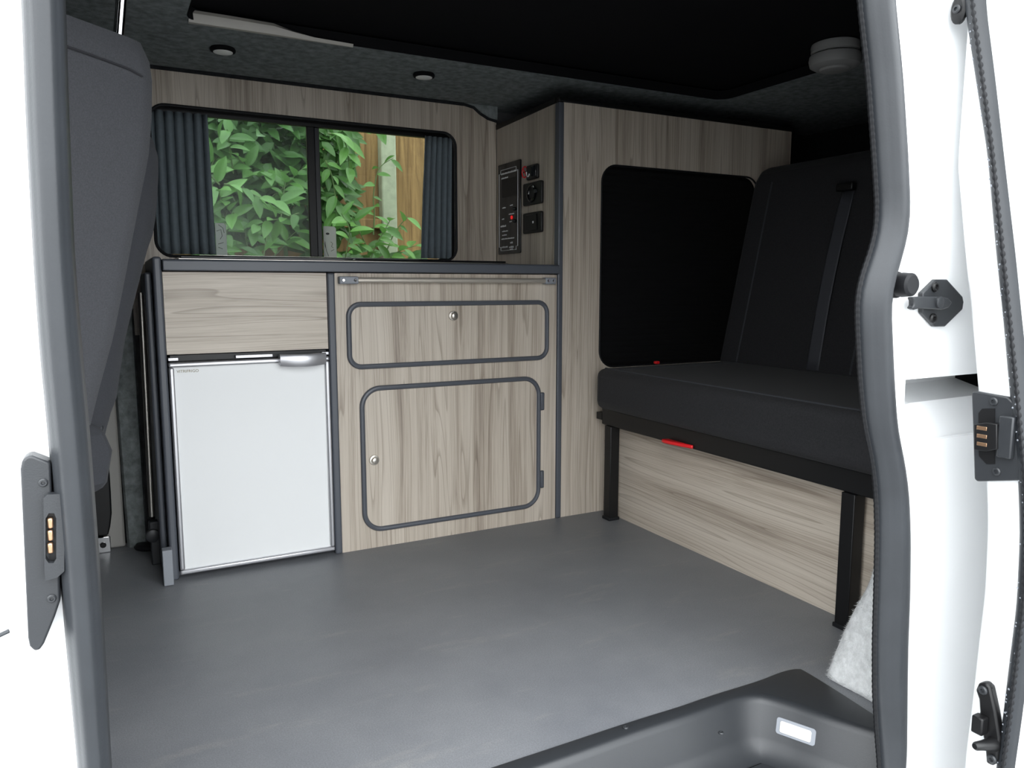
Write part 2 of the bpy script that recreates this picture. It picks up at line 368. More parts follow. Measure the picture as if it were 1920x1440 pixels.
# far body side with the window hole
WHX0, WHX1, WHZ0, WHZ1 = 0.134, 1.083, 0.828, 1.256
body_hole = rrect(WHX0-0.015, WHX1+0.015, WHZ0-0.012, WHZ1+0.012, 0.05)
wb = struct(MB().prism([(-1.25, -0.25), (2.65, -0.25), (2.65, ZC+0.06), (-1.25, ZC+0.06)], FY, 2.536, 2.56, [body_hole]).build('wall_back', INNER), 'far side wall of the van body')
panel = [(0.05, 0.60), (1.238, 0.60), (1.238, 1.312), (1.205, 1.318), (1.175, 1.332), (1.150, 1.350), (1.125, ZC-0.002), (0.05, ZC-0.002)]
MB().prism(panel, FY, YW, YW+0.012, [rrect(WHX0, WHX1, WHZ0, WHZ1, 0.045)]).build('wall_panel', WW, wb)
# black edge lip of the cut-out
loop = [(u, YW-0.001, v) for u, v in rrect(WHX0, WHX1, WHZ0, WHZ1, 0.045)]
MB().tube(loop, 0.0045, 8, closed=True).build('cutout_edging', RUB, wb)
# dark line where ceiling carpet meets the panel, with the little dip by the tall cabinet
MB().tube([(0.05, YW-0.004, ZC-0.004), (1.115, YW-0.004, ZC-0.004), (1.15, YW-0.004, 1.350), (1.175, YW-0.004, 1.332), (1.205, YW-0.004, 1.318), (1.238, YW-0.004, 1.312)], 0.006, 8).build('carpet_edge', CARPD, wb)
dip = [(1.112, ZC-0.001), (1.15, 1.352), (1.175, 1.334), (1.205, 1.320), (1.238, 1.314), (1.238, ZC-0.001)]
MB().prism(dip, FY, YW-0.012, YW-0.002).build('carpet_corner', CARPET, wb)
# cab part of the far side: carpeted bulge and bare metal pillar
cab = struct(B(-1.19, 0.05, 2.42, 2.51, 0.0, ZC-0.002).build('wall_cab', CARPD))
bul = []
for z in (0.0, 0.3, 0.6, 0.9, 1.2):
    p = on_y((236+ (1025-1025), 1025), 2.40); x0 = 0.008 - 0.012*z; x1 = 0.062
    bul.append([(x0, 2.42, z), (x0, 2.385, z), (x0+0.006, 2.372, z), ((x0+x1)/2, 2.362, z), (x1-0.006, 2.37, z), (x1, 2.39, z), (x1, 2.42, z)])
MB().grid(bul, closed_u=True, cap=True).build('carpet_bulge', CARPET, cab)
B(-0.050, 0.004, 2.385, 2.42, 0.0, 0.62).build('metal_pillar', GREYM, cab, bevel=0.006)

# door side of the body: B-pillar, C-pillar, header, sill
sealR_in = [(1612,0),(1629,150),(1640,300),(1646,400),(1640,450),(1622,500),(1610,540),(1607,570),(1609,630),(1614,720),(1622,800),(1636,860),(1643,920),(1645,1000),(1643,1100),(1640,1200),(1640,1300),(1646,1400),(1650,1440)]
sealR_out = [(1665,0),(1680,150),(1690,300),(1694,400),(1688,450),(1675,500),(1664,540),(1660,570),(1663,630),(1667,720),(1672,800),(1685,860),(1694,920),(1698,1000),(1698,1100),(1694,1200),(1692,1300),(1688,1400),(1682,1440)]
sealL_in = [(118,0),(124,200),(135,480),(148,640),(163,800),(180,1020),(194,1240),(205,1440)]
sealL_out = [(45,0),(54,240),(68,500),(79,660),(93,800),(115,1060),(132,1250),(150,1440)]
def edge_tab(px, y, top=1.32, bot=-0.14):
    t = sorted([(on_y(p, y).z, on_y(p, y).x) for p in px])
    (z0, x0), (z1, x1) = t[-2], t[-1]; k = (x1-x0)/(z1-z0)
    t.append((top, x1 + 0.6*k*(top-z1))); t.insert(0, (bot, t[0][1])); return t
RI, RO = edge_tab(sealR_in, YO), edge_tab(sealR_out, YO)
LI, LO = edge_tab(sealL_in, YO), edge_tab(sealL_out, YO)
ZS = [-0.13 + 1.41*i/70 for i in range(71)]
def smooth_tab(tab, z, h=0.02): return sum(interp(tab, z+k*h/2) for k in (-2,-1,0,1,2))/5
# C-pillar: white face just outboard of the seal, with a pocket
cp = [(smooth_tab(RO, z)-0.016, z) for z in ZS] + [(2.65, ZS[-1]), (2.65, ZS[0])]
pk0 = on_y((1693, 712), 0.735)
pocket = [(pk0.x+0.003, pk0.z), (pk0.x+0.30, pk0.z), (pk0.x+0.30, pk0.z-0.10), (pk0.x+0.006, pk0.z-0.10)]
wr = struct(MB().prism(cp, FY, 0.733, 0.745, [pocket]).build('wall_door_rear', PAINT), 'white painted rear door pillar')
px_, pz_ = pk0.x, pk0.z
pb = MB()
def psec(d): return [(0.7455, pz_+0.004), (0.7455+d, pz_+0.004), (0.7455+d, pz_-0.026), (0.7455+d*0.3, pz_-0.045), (0.7455, pz_-0.106)]
pb.grid([[(x, y, z) for y, z in psec(d)] for x, d in ((px_+0.001, 0.010), (px_+0.03, 0.03), (px_+0.07, 0.08), (px_+0.305, 0.10))])
pb.build('pocket_back', PAINT, wr)
B(1.36, 2.6, 0.86, 0.88, 0.0, ZC-0.002).build('inner_lining', CARPD, wr)
wl = struct(MB().prism([(smooth_tab(LI, z)-0.010, z) for z in ZS] + [(-1.25, ZS[-1]), (-1.25, ZS[0])], FY, 0.733, 0.775).build('wall_door_front', PAINT), 'white painted front door pillar')
B(-1.2, -0.13, 0.776, 0.80, 0.0, ZC-0.002).build('inner_lining', CARPD, wl)
struct(B(-1.25, 2.65, 0.70, 0.775, ZS[-1]+0.001, ZC+0.06).build('wall_door_header', PAINT))
struct(B(-1.25, 2.65, 0.70, 2.56, ZC+0.0605, ZC+0.10).build('roof_skin', PAINT, bevel=0.018))
struct(B(-1.25, 2.65, 0.58, 0.775, -0.36, ZS[0]-0.02).build('wall_door_sill', PAINT, bevel=0.02))
# seals round the opening
def seal(nm, A, Bt, depth, label, lip_in):
    rows = []
    for z in ZS:
        a, b = smooth_tab(A, z), smooth_tab(Bt, z); row = []
        for k in range(13):
            t = k/12; row.append((a + (b-a)*t, 0.722 - depth*(math.sin(math.pi*t)**0.55) - (0.004 if 3 < k < 9 else 0), z))
        rows.append(row)
    o = struct(MB().grid(rows).build(nm, SEAL, angle=60), label)
    m = o.modifiers.new('thick', 'SOLIDIFY'); m.thickness = 0.002
    if lip_in:      # ribbed inner lip
        path = [(smooth_tab(A, z)+0.004, 0.722, z) for z in [ZS[0] + (ZS[-1]-ZS[0])*i/640 for i in range(641)]]
        MB().tube(path, lambda i: 0.0052 if i % 4 < 2 else 0.0047, 8).build('ribbed_lip', RUB, o)
    return o
seal('trim_1', LI, LO, 0.022, 'dark grey rubber seal down the front door pillar', False)
seal('trim_2', RI, RO, 0.024, 'dark grey rubber seal winding down the rear door pillar', True)

# ------------------------------------------------------------------ step well
st = thing('step_well', 'dark moulded plastic entrance step sunk beside the vinyl floor', 'step', (0.5, 0.85, -0.12))
L1 = smooth_path(outl, 6); L2 = smooth_path(lip, 6)
rows = [[], [], [], [], [], [], [], []]
ctr = Vector((0.5, 0.62, 0))
for a, b in zip(L1, L2):
    d = (ctr - b); d = Vector((d.x*0.35, d.y, 0)).normalized()
    k = L2.index(b); pr = L2[max(k-1, 0)]; nx = L2[min(k+1, len(L2)-1)]; tg = (nx-pr).normalized(); nrm = Vector((tg.y, -tg.x, 0))
    if nrm.dot(d) < 0: nrm = -nrm
    rows[0].append(a + Vector((0,0,-0.01))); rows[1].append(a + Vector((0,0,0.003))); rows[2].append(a.lerp(b, 0.9) + Vector((0,0,0.006)))
    rows[3].append(b + nrm*0.003 + Vector((0,0,0.003))); rows[4].append(b + nrm*0.008 + Vector((0,0,-0.006)))
    rows[5].append(b + nrm*0.020 + Vector((0,0,-0.060))); rows[6].append(b + nrm*0.030 + Vector((0,0,-0.082))); rows[7].append(b + nrm*0.055 + Vector((0,0,-0.090)))
well = MB().grid(rows); well.build('well_moulding', PLAS, st, angle=60)
bot = [(p.x, p.y) for p in rows[7]]
MB().prism(bot, FZ, -0.100, -0.0895).build('tread', PLAS, st)
for k in range(5):
    B(0.05, 0.96, 0.70+0.04*k, 0.712+0.04*k, -0.0897, -0.087).build('tread_rib', PLAS, st, bevel=0.001)
# lamp in the rear end of the well, set on the moulding where it shows
from mathutils.bvhtree import BVHTree
bvh = BVHTree.FromPolygons(well.v, well.f)
lc, nrm, _i, _d = bvh.ray_cast(CAM, ray(1492, 1371).normalized())
nrm = nrm if nrm.dot(CAM-lc) > 0 else -nrm
tdir = Vector((nrm.y, -nrm.x, 0)).normalized(); tdir = tdir if tdir.y < 0 else -tdir
wdn = nrm.cross(tdir); wdn = wdn if wdn.z < 0 else -wdn
lp = thing('step_lamp', 'small clear rectangular lamp set in the plastic entrance step', 'lamp', lc)
def lampbox(hu, hv, a0, a1):
    m = MB(); m.prism(rrect(-hu, hu, -hv, hv, min(hu, hv)*0.35, 5), lambda u, v, a: lc + tdir*u + wdn*v + nrm*a, a0, a1); return m
lampbox(0.034, 0.0145, -0.003, 0.002).build('bezel', GREYB, lp, bevel=0.0008)
lampbox(0.027, 0.010, 0.0021, 0.0035).build('lens', WHITEPL, lp, bevel=0.0008)
for i, p in enumerate(((1173, 1364), (1352, 1374))):
    q = on_z(p, 0.0055); sc = screw('screw', (q.x, q.y, 0.0045), (0,0,1), 0.005, PLAS, st)

# pale carpet over the wheel arch behind the opening
rp = thing('carpet_lining', 'pale grey fluffy carpet lining beside the rear door seal and step', 'carpet', (1.17, 0.9, 0))
P = [((1545,1270),0.940),((1562,1225),0.938),((1580,1183),0.930),((1600,1140),0.912),((1622,1106),0.888),((1636,1065),0.862),((1643,1000),0.84),((1646,920),0.82),((1648,800),0.81)]
rows = []
for px, y in P:
    q = on_y(px, y); z = max(q.z, 0.0)
    j = lambda: random.uniform(-0.003, 0.003)
    row = [Vector((min(q.x+0.20, 1.36), q.y+0.012, z)), Vector((q.x+0.12, q.y+0.012, z)), Vector((q.x+0.05, q.y+0.008, z)), Vector((q.x+0.015, q.y+0.003, z)), Vector((q.x+0.003, q.y-0.008, z))]
    s_ = row[-1]; base = Vector((1.160, 0.752, z))
    for t in (0.15, 0.3, 0.5, 0.7, 0.85, 1.0): row.append(s_.lerp(base, t) + Vector((0.010*math.sin(math.pi*t)+j(), 0, 0)))
    rows.append(row)
pile = MB().grid(rows).build('pile', CARPL, rp, angle=180)
sd = pile.modifiers.new('sub', 'SUBSURF'); sd.levels = 2; sd.render_levels = 2
so = pile.modifiers.new('thick', 'SOLIDIFY'); so.thickness = 0.004
hair = MB(); rng = random.Random(3)
for _ in range(5200):
    i = rng.random()*(len(rows)-1.001); jx = 2.2 + rng.random()*(len(rows[0])-3.3); i0, j0 = int(i), int(jx); fi, fj = i-i0, jx-j0
    p = rows[i0][j0].lerp(rows[i0+1][j0], fi).lerp(rows[i0][j0+1].lerp(rows[i0+1][j0+1], fi), fj)
    d = Vector((-1, rng.uniform(-0.6, 0.9), rng.uniform(-0.7, 0.9))).normalized()*rng.uniform(0.004, 0.011); sdv = d.orthogonal().normalized()*0.0004
    b0 = len(hair.v); hair.v += [p-sdv, p+sdv, p+d]; hair.f.append([b0, b0+1, b0+2])
hair.build('fluff', CARPL, rp, kind='stuff')

# ------------------------------------------------------------------ window in the far wall
wn1 = bpy.data.objects.new('window_1', None); C.objects.link(wn1); wn1.location = (0.61, 2.51, 0.83); wn1['kind'] = 'structure'; wn1['label'] = 'sliding side window in a black frame above the worktop'
gx0, gx1, gz0, gz1 = WHX0+0.0, WHX1-0.0, 0.832, 1.247
ring_o = rrect(WHX0-0.013, WHX1+0.013, WHZ0-0.010, WHZ1+0.010, 0.05); ring_i = rrect(WHX0+0.02, WHX1-0.02, WHZ0+0.006, WHZ1-0.012, 0.035)
MB().prism(ring_o, FY, 2.521, 2.5355, [ring_i]).build('frame', BLACK, wn1)
B(0.590, 0.615, 2.5185, 2.532, WHZ0+0.008, WHZ1-0.012).build('mullion', BLACK, wn1, bevel=0.002)
B(0.616, 0.632, 2.5265, 2.538, WHZ0+0.008, WHZ1-0.012).build('sash_stile', PLAS, wn1, bevel=0.002)
B(WHX0+0.015, 0.600, 2.5282, 2.5310, WHZ0+0.004, WHZ1-0.009).build('pane', GLASSH, wn1)
B(0.606, WHX1-0.015, 2.5385, 2.5413, WHZ0+0.004, WHZ1-0.009).build('pane', GLASS, wn1)
B(WHX0+0.12, 0.99, 2.508, 2.5205, WHZ0+0.001, WHZ0+0.0065).build('bottom_channel', STEEL, wn1)
B(WHX0+0.01, WHX1-0.02, 2.512, 2.5205, WHZ1-0.013, WHZ1-0.002).build('curtain_track', BLACK, wn1)
def curtain(nm, x0, x1, x0b, x1b, folds, label, sgn):
    rows = []; K = folds*10
    for i in range(13):
        t = i/12; z = WHZ1-0.012 - (WHZ1-WHZ0-0.02)*t; a, b = x0+(x0b-x0)*t, x1+(x1b-x1)*t; row = []
        for k in range(K+1):
            s = k/K; ph = s*folds*2*math.pi
            row.append((a+(b-a)*s + 0.0030*math.sin(ph+0.6*t), 2.4985 - 0.0135*math.cos(ph+0.5*math.sin(t*2))*(0.85+0.15*math.sin(s*9+t*2)), z))
        rows.append(row)
    o = MB().grid(rows).build(nm, CURT, angle=180, loc=((x0+x1)/2, 2.49, WHZ0))
    m = o.modifiers.new('thick', 'SOLIDIFY'); m.thickness = 0.0015
    return tag(o, label, 'curtain')
curtain('curtain', WHX0+0.004, 0.293, WHX0+0.004, 0.297, 6, 'wide dark slate pleated curtain at the window end by the front seat', 1)
curtain('curtain', 0.978, WHX1-0.006, 0.957, WHX1-0.012, 5, 'narrow dark slate pleated curtain at the window end by the tall cabinet', 1)
# two white marked sheets added for pale shapes at the glass
def patch(pxs, label, marks):
    y = 2.511; q = [on_y(p, y) for p in pxs]
    x0, x1, z0, z1 = q[0].x, q[1].x, q[1].z, q[0].z; z0 = WHZ0+0.0067
    t = thing('standin_patch', label, 'patch', ((x0+x1)/2, y, z0))
    MB().prism([(x0, z0), (x1, z0), (x1, z1-0.006), (x1-0.006, z1), (x0, z1)], FY, y-0.0012, y+0.0012).build('sheet', PAPER, t)
    for kind, a in marks:
        if kind == 'o':
            u, v, ru, rv = a; MB().prism([(x0+(x1-x0)*u + ru*math.cos(k*math.pi/8), z0+(z1-z0)*v + rv*math.sin(k*math.pi/8)) for k in range(16)], FY, y-0.0018, y-0.0012).build('dark_mark', INK, t)
        else:
            MB().tube([(x0+(x1-x0)*u, y-0.0014, z0+(z1-z0)*v) for u, v in a], 0.0007, 6).build('dark_mark', INK, t)
patch(((403,418),(426,472)), 'white stand-in card on the window ledge touching the wide curtain', [('l', [(0.1,0.75),(0.5,0.8),(0.6,0.6),(0.4,0.5)]), ('l', [(0.2,0.35),(0.7,0.4)]), ('l', [(0.2,0.25),(0.6,0.2)]), ('l', [(0.3,0.95),(0.7,0.85),(0.8,0.7)])])
patch(((606,424),(631,472)), 'white stand-in card with dark oval below the middle window bar', [('o', (0.32,0.76,0.006,0.0035)), ('l', [(0.05,0.45),(0.2,0.2),(0.35,0.03)]), ('l', [(0.55,0.5),(0.7,0.45),(0.6,0.35),(0.75,0.3)]), ('l', [(0.55,0.2),(0.8,0.25)]), ('l', [(0.1,0.5),(0.15,0.3)])])

# ------------------------------------------------------------------ fridge cabinet, kitchen cabinet, worktop
fc = thing('fridge_cabinet', 'fridge housing with grey edged sides and a horizontal-grain wooden top panel', 'cabinet', (0.32, YC+0.1, 0))
B(0.100, 0.120, YC-0.004, 2.44, 0.0, 0.812).build('side_panel', EDGE, fc, bevel=0.006, seg=3)
B(0.520, 0.540, YC-0.006, 2.44, 0.0, 0.776).build('divider', EDGE, fc, bevel=0.005, seg=3)
B(0.121, 0.519, YC+0.004, YC+0.019, 0.574, 0.776).build('top_panel', WX, fc)
B(0.121, 0.519, YC+0.03, 2.43, 0.0, 0.011).build('base', EDGE, fc)
B(0.082, 0.105, YC-0.035, YC-0.005, 0.0005, 0.092).build('corner_block', GREYB, fc, bevel=0.002)

fr = thing('fridge', 'compact white fridge with silver door frame built into the cabinet', 'fridge', (0.32, YC+0.1, 0.012))
B(0.128, 0.514, YC+0.035, 2.42, 0.0125, 0.566).build('body', PLAS, fr)
dr = B(0.128, 0.516, YC+0.002, YC+0.034, 0.0155, 0.5515).build('door', FRWHITE, fr, bevel=0.002)
fx0, fx1, fz0, fz1 = 0.1225, 0.5185, 0.0125, 0.5545
for nm, a in (('frame_rail', (fx0, fx1, fz1-0.012, fz1)), ('frame_rail', (fx0, fx1, fz0, fz0+0.012)), ('frame_stile', (fx0, fx0+0.012, fz0+0.0125, fz1-0.0125)), ('frame_stile', (fx1-0.012, fx1, fz0+0.0125, fz1-0.0125))):
    B(a[0], a[1], YC-0.008, YC+0.030, a[2], a[3]).build(nm, SILVER, dr, bevel=0.004, seg=3)
for nm, a0, a1 in (('vent_trim', 0.1225, 0.146), ('vent_trim', 0.280, 0.372), ('vent_trim', 0.500, 0.5185)):
    B(a0, a1, YC-0.002, YC+0.03, 0.5585, 0.5665).build(nm, SILVER, fr, bevel=0.001)
B(0.128, 0.514, YC+0.012, YC+0.034, 0.557, 0.571).build('vent_grille', BLACK, fr)
# curved handle
rows = []
for i in range(25):
    t = i/24; x = 0.385 + 0.119*t; sag = -0.0035*math.sin(math.pi*t); y = YC-0.022-0.010*math.sin(math.pi*t)
    prof = [(0.0, 0.5665+sag*0.3), (-0.006, 0.5665+sag*0.3), (-0.010, 0.562+sag), (-0.010, 0.545+sag), (-0.006, 0.5365+sag), (0.0, 0.535+sag), (0.022, 0.540+sag), (0.022, 0.562)]
    rows.append([(x, y+py, pz) for py, pz in prof])
MB().grid(rows, closed_u=True, cap=True).build('handle', SILVER, dr, angle=45)
text('badge', 'VITRIFRIGO', 0.0098, BADGE, dr, (0.1405, YC+0.0015, 0.5285), (1,0,0), (0,0,1), 0.0006)

kc = thing('kitchen_cabinet', 'pale streaked wood kitchen cabinet with two grey framed doors', 'cabinet', (0.89, YC+0.1, 0))
B(0.5405, 1.2335, YC, YC+0.016, 0.0, 0.776).build('face_panel', WV, kc)
B(0.5405, 1.2335, YC+0.017, 2.44, 0.0, 0.015).build('base', EDGE, kc)
def framed(nm, x0, x1, z0, z1, r):
    o = MB().prism(rrect(x0+0.004, x1-0.004, z0+0.004, z1-0.004, r), FY, YC-0.0025, YC-0.0002).build(nm, WV2, kc)
    path = [(u, YC-0.003, v) for u, v in rrect(x0+0.007, x1-0.007, z0+0.007, z1-0.007, r, 10)]
    MB().tube(path, 0.0072, 10, closed=True).build('frame_moulding', EDGE, o)
    return o
def knob(px, par):
    q = on_y(px, YC); prof = [(0.0, 0.0), (0.0135, 0.0), (0.0145, 0.002), (0.0135, 0.004), (0.0105, 0.0045), (0.0095, 0.0035), (0.0085, 0.0035), (0.0085, 0.008), (0.0070, 0.0105), (0.003, 0.0115), (0, 0.0118)]
    MB().lathe(prof, (q.x, YC-0.0026, q.z), (0,-1,0), 28).build('push_button', STEEL, par)
d1 = framed('flap_door', 0.568, 1.204, 0.514, 0.699, 0.033); knob((849,592), d1)
d2 = framed('cupboard_door', 0.599, 1.176, 0.047, 0.466, 0.052); knob((701,862), d2)
for zc in (0.385, 0.136):
    B(1.1745, 1.187, YC-0.010, YC-0.0003, zc-0.028, zc+0.028).build('hinge', EDGE, d2, bevel=0.003)
rl = thing('table_rail', 'brushed steel table rail on grey brackets across the kitchen cabinet', 'rail', (0.88, YC-0.01, 0.75))
MB().tube([(0.575, YC-0.016, 0.757), (1.185, YC-0.016, 0.757)], 0.0075, 14).build('bar', RAILM, rl)
for x0, x1 in ((0.548, 0.600), (1.180, 1.2185)):
    b = B(x0, x1, YC-0.024, YC-0.0005, 0.747, 0.767).build('bracket', GREYB, rl, bevel=0.003)
    for x in (x0+0.010, x1-0.010): screw('screw', (x, YC-0.024, 0.757), (0,-1,0), 0.0042, CHROME, b)

wt = MB().prism([(2.030+0.0, 0.7785), (2.030, 0.8035), (2.034, 0.8065), (2.4695, 0.8065), (2.4695, 0.7785)], FX, 0.1215, 1.2345).build('worktop', EDGE, loc=(0.68, 2.25, 0.7785), bevel=0.003)
tag(wt, 'dark grey kitchen worktop with rounded front edge under the window', 'worktop')
hb = thing('hob_unit', 'black glass lidded hob and sink set on the worktop', 'hob', (0.70, 2.25, 0.807))
B(0.16, 1.075, 2.065, 2.45, 0.807, 0.810).build('steel_rim', STEEL, hb, bevel=0.001)
B(0.165, 0.600, 2.07, 2.44, 0.8103, 0.8155).build('glass_lid', GLOSSB, hb, bevel=0.002)
B(0.606, 1.070, 2.07, 2.44, 0.8103, 0.8155).build('glass_lid', GLOSSB, hb, bevel=0.002)

# ------------------------------------------------------------------ tall cabinet with the instrument panel
tc_ = thing('tall_cabinet', 'tall streaked wood cabinet with dark rounded cut-out beside the kitchen', 'cabinet', (1.6, YC+0.1, 0))
ZT = 1.292
B(1.2355, 1.2535, YC-0.005, YC+0.022, 0.0, ZT).build('corner_post', EDGE, tc_, bevel=0.004, seg=3)
MB().prism([(YC+0.0225, 0.0), (2.45, 0.0), (2.45, 0.777), (2.4685, 0.808), (2.4685, 1.283), (YC+0.0225, ZT)], FX, 1.2395, 1.2535).build('side_panel', WV2, tc_)
cut = rrect(1.396, 2.062, 0.480, 1.120, 0.055)
face = MB().prism([(1.254, 0.0), (2.215, 0.0), (2.215, ZT), (1.254, ZT)], FY, YC, YC+0.014, [cut]).build('face_panel', WV, tc_)
MB().tube([(u, YC, v) for u, v in cut], 0.003, 8, closed=True).build('cutout_edging', RUB, face)
B(1.2355, 2.215, YC-0.003, YC+0.018, ZT+0.0005, ZT+0.014).build('top_edging', BLACK, tc_, bevel=0.003)
MB().prism([(YC+0.0185, ZT+0.001), (2.4685, 1.2835), (2.4685, 1.299), (YC+0.0185, ZT+0.014)], FX, 1.236, 1.2535).build('side_edging', BLACK, tc_)
bl = thing('pleated_blind', 'black pleated blind drawn behind the tall cabinet cut-out', 'blind', (1.7, YC+0.05, 0.45))
rows = []
for i in range(73):
    z = 0.45 + 0.70*i/72; rows.append([(1.30, YC+0.030+(0.003 if i % 2 else 0), z), (2.15, YC+0.030+(0.003 if i % 2 else 0), z)])
MB().grid(rows).build('pleats', BLACK, bl, smooth=False)
B(1.29, 2.16, YC+0.026, YC+0.045, 0.425, 0.4495).build('bottom_bar', BLACK, bl)
# instruments on the side panel (facing the front of the van)
XS = 1.2395
ip = thing('control_panel', 'tall black electrical control panel with white border beside two sockets', 'control panel', (XS-0.004, 2.365, 0.84))
iy0, iy1, iz0, iz1 = 2.284, 2.447, 0.852, 1.158
MB().prism(rrect(iy0, iy1, iz0, iz1, 0.004, 3), FX, XS-0.006, XS-0.0003).build('plate', GLOSSB, ip, bevel=0.001)
ch = 0.012; a0, a1, b0, b1 = iy0+0.016, iy1-0.010, iz0+0.012, iz1-0.020
bord = [(a0+ch, b0), (a1-ch, b0), (a1-ch, b0+ch), (a1, b0+ch), (a1, b1-ch), (a1-ch, b1-ch), (a1-ch, b1), (a0+ch, b1), (a0+ch, b1-ch), (a0, b1-ch), (a0, b0+ch), (a0+ch, b0+ch)]
MB().tube([(XS-0.0062, u, v) for u, v in bord], 0.0011, 6, closed=True).build('border_line', PRINT, ip)
B(XS-0.0075, XS-0.006, 2.305, 2.415, 1.045, 1.105).build('display', BLACK, ip)
def dash(yc, zc, wd, n, ht=0.004):
    s = wd/n
    m = MB()
    for k in range(n): m.box(XS-0.0068, XS-0.006, yc+wd/2-(k+0.75)*s, yc+wd/2-k*s, zc-ht/2, zc+ht/2*(1.0 if k % 3 else 0.6))
    m.build('print_row', PRINT, ip)
for a in ((2.365,1.125,0.115,16,0.0055),(2.395,1.110,0.05,8,0.0045),(2.40,1.010,0.026,4),(2.345,1.014,0.022,2),(2.408,0.972,0.018,3),(2.345,0.985,0.04,6),(2.345,0.960,0.030,2),(2.405,0.948,0.042,5,0.006),(2.393,0.930,0.044,6),(2.396,0.917,0.036,3),(2.372,0.904,0.096,14),(2.345,0.889,0.02,2,0.006),(2.395,0.876,0.046,6,0.005),(2.345,0.874,0.034,3,0.006),(2.345,0.858+0.009,0.024,2)):
    dash(*a)
MB().lathe([(0, 0), (0.0065, 0), (0.0065, 0.002), (0.005, 0.003), (0, 0.003)], (XS-0.006, 2.343, 0.973), (-1,0,0), 16).build('indicator', LED, ip)
for z in (1.000, 0.960): MB().lathe([(0,0),(0.006,0),(0.006,0.003),(0.003,0.008),(0,0.008)], (XS-0.006, 2.325, z), (-1,0,0), 12).build('switch_knob', BLACK, ip)
ns = thing('no_smoking_sticker', 'round red and white no smoking sticker beside the control panel', 'sticker', (XS-0.001, 2.266, 1.113))
nsc = (XS-0.0002, 2.262, 1.113)
MB().lathe([(0,0),(0.020,0),(0.020,0.0008),(0,0.0008)], nsc, (-1,0,0), 24).build('disc', PAPER, ns)
ring = [(XS-0.0011, 2.262+0.0175*math.cos(k*math.pi/16), 1.113+0.0175*math.sin(k*math.pi/16)) for k in range(32)]
MB().tube(ring, 0.0022, 6, closed=True).build('ring', RED, ns)
MB().tube([(XS-0.0014, 2.262+0.012, 1.113+0.012), (XS-0.0014, 2.262-0.012, 1.113-0.012)], 0.0018, 6).build('slash', RED, ns)
B(XS-0.0016, XS-0.001, 2.251, 2.273, 1.111, 1.1145).build('cigarette', INK, ns)
def socket(nm, y0, y1, z0, z1, label, extra):
    t = thing(nm, label, 'socket' if nm != 'rocker_switch' else 'switch', (XS-0.005, (y0+y1)/2, z0))
    MB().prism(rrect(y0, y1, z0, z1, 0.006, 4), FX, XS-0.010, XS-0.0003).build('plate', BLACK, t, bevel=0.002); extra(t, (y0+y1)/2, (z0+z1)/2); return t
def ex_sw(t, y, z):
    B(XS-0.016, XS-0.0102, y-0.035, y-0.005, z-0.018, z+0.018).build('rocker', GLOSSB, t, bevel=0.002)
    MB().tube([(XS-0.0105, y+0.022+0.010*math.cos(a), z+0.012*math.sin(a)) for a in [math.radians(d) for d in range(-160, 40, 20)]], 0.002, 6).build('moon_mark', PRINT, t)
def ex_12(t, y, z):
    MB().lathe([(0.026,0),(0.028,0.004),(0.024,0.005),(0.019,0.003),(0.017,-0.0015),(0,-0.0015)], (XS-0.0098, y, z), (-1,0,0), 24).build('cap', GLOSSB, t)
    MB().lathe([(0,0),(0.006,0),(0.006,0.006),(0,0.006)], (XS-0.0102, y-0.028, z+0.004), (-1,0,0), 12).build('catch', PLAS, t)
def ex_usb(t, y, z):
    B(XS-0.013, XS-0.0102, y-0.036, y+0.036, z-0.026, z+0.026).build('cover', BLACK, t, bevel=0.003)
    B(XS-0.0136, XS-0.0131, y-0.018, y-0.010, z-0.003, z+0.004).build('white_mark', PRINT, t)
socket('rocker_switch', 2.165, 2.236, 1.082, 1.128, 'small black rocker switch with white crescent above the sockets', ex_sw)
socket('power_socket', 2.137, 2.258, 1.002, 1.073, 'upper black square power socket beside the control panel', ex_12)
socket('power_socket', 2.137, 2.258, 0.912, 0.978, 'lower black square socket with tiny white mark beside the control panel', ex_usb)

# ------------------------------------------------------------------ ceiling fittings
for i, (x, y, lb) in enumerate(((0.306, 2.206, 'round ceiling downlight over the fridge beside the cream strip'), (0.861, 2.190, 'round ceiling downlight over the kitchen cabinet doors'))):
    t = thing('downlight', lb, 'lamp', (x, y, ZC-0.012), 'round ceiling downlights')
    MB().lathe([(0.021, 0.0), (0.030, 0.0), (0.032, -0.004), (0.031, -0.009), (0.026, -0.011), (0.0225, -0.008), (0.021, 0.0)], (x, y, ZC-0.0005), (0,0,1), 28).build('bezel', CANVAS, t)
    MB().lathe([(0, -0.001), (0.0225, -0.001), (0.0245, -0.0115), (0.016, -0.0135), (0, -0.014)], (x, y, ZC-0.0005), (0,0,1), 24).build('lens', DLENS, t)
rowsT = []
for x, h, d in ((0.206, 0.022, 0.012), (0.30, 0.022, 0.012), (0.40, 0.020, 0.012), (0.45, 0.009, 0.010), (0.50, 0.002, 0.007), (0.60, 0.0006, 0.003)):
    rowsT.append([(x, 2.0235, ZC-0.0005), (x, 2.0235, ZC-0.0065), (x, 2.0235-d, ZC-0.0065), (x, 2.0215-d, ZC-0.003), (x, 2.0195-d, ZC+h*0.6), (x, 2.0215-d*0.7, ZC+h), (x, 2.0235, ZC+h)])
tag(MB().grid(rowsT, closed_u=True, cap=True).build('edge_strip', TRIMC, loc=(0.185, 1.99, ZC-0.003)), 'cream tapering strip along the roof aperture edge above the fridge', 'strip')
sa = thing('smoke_alarm', 'pale round two-tier alarm under the dark roof board', 'alarm', (1.80, 1.52, ZC))
ax, ay = 1.785, 1.508
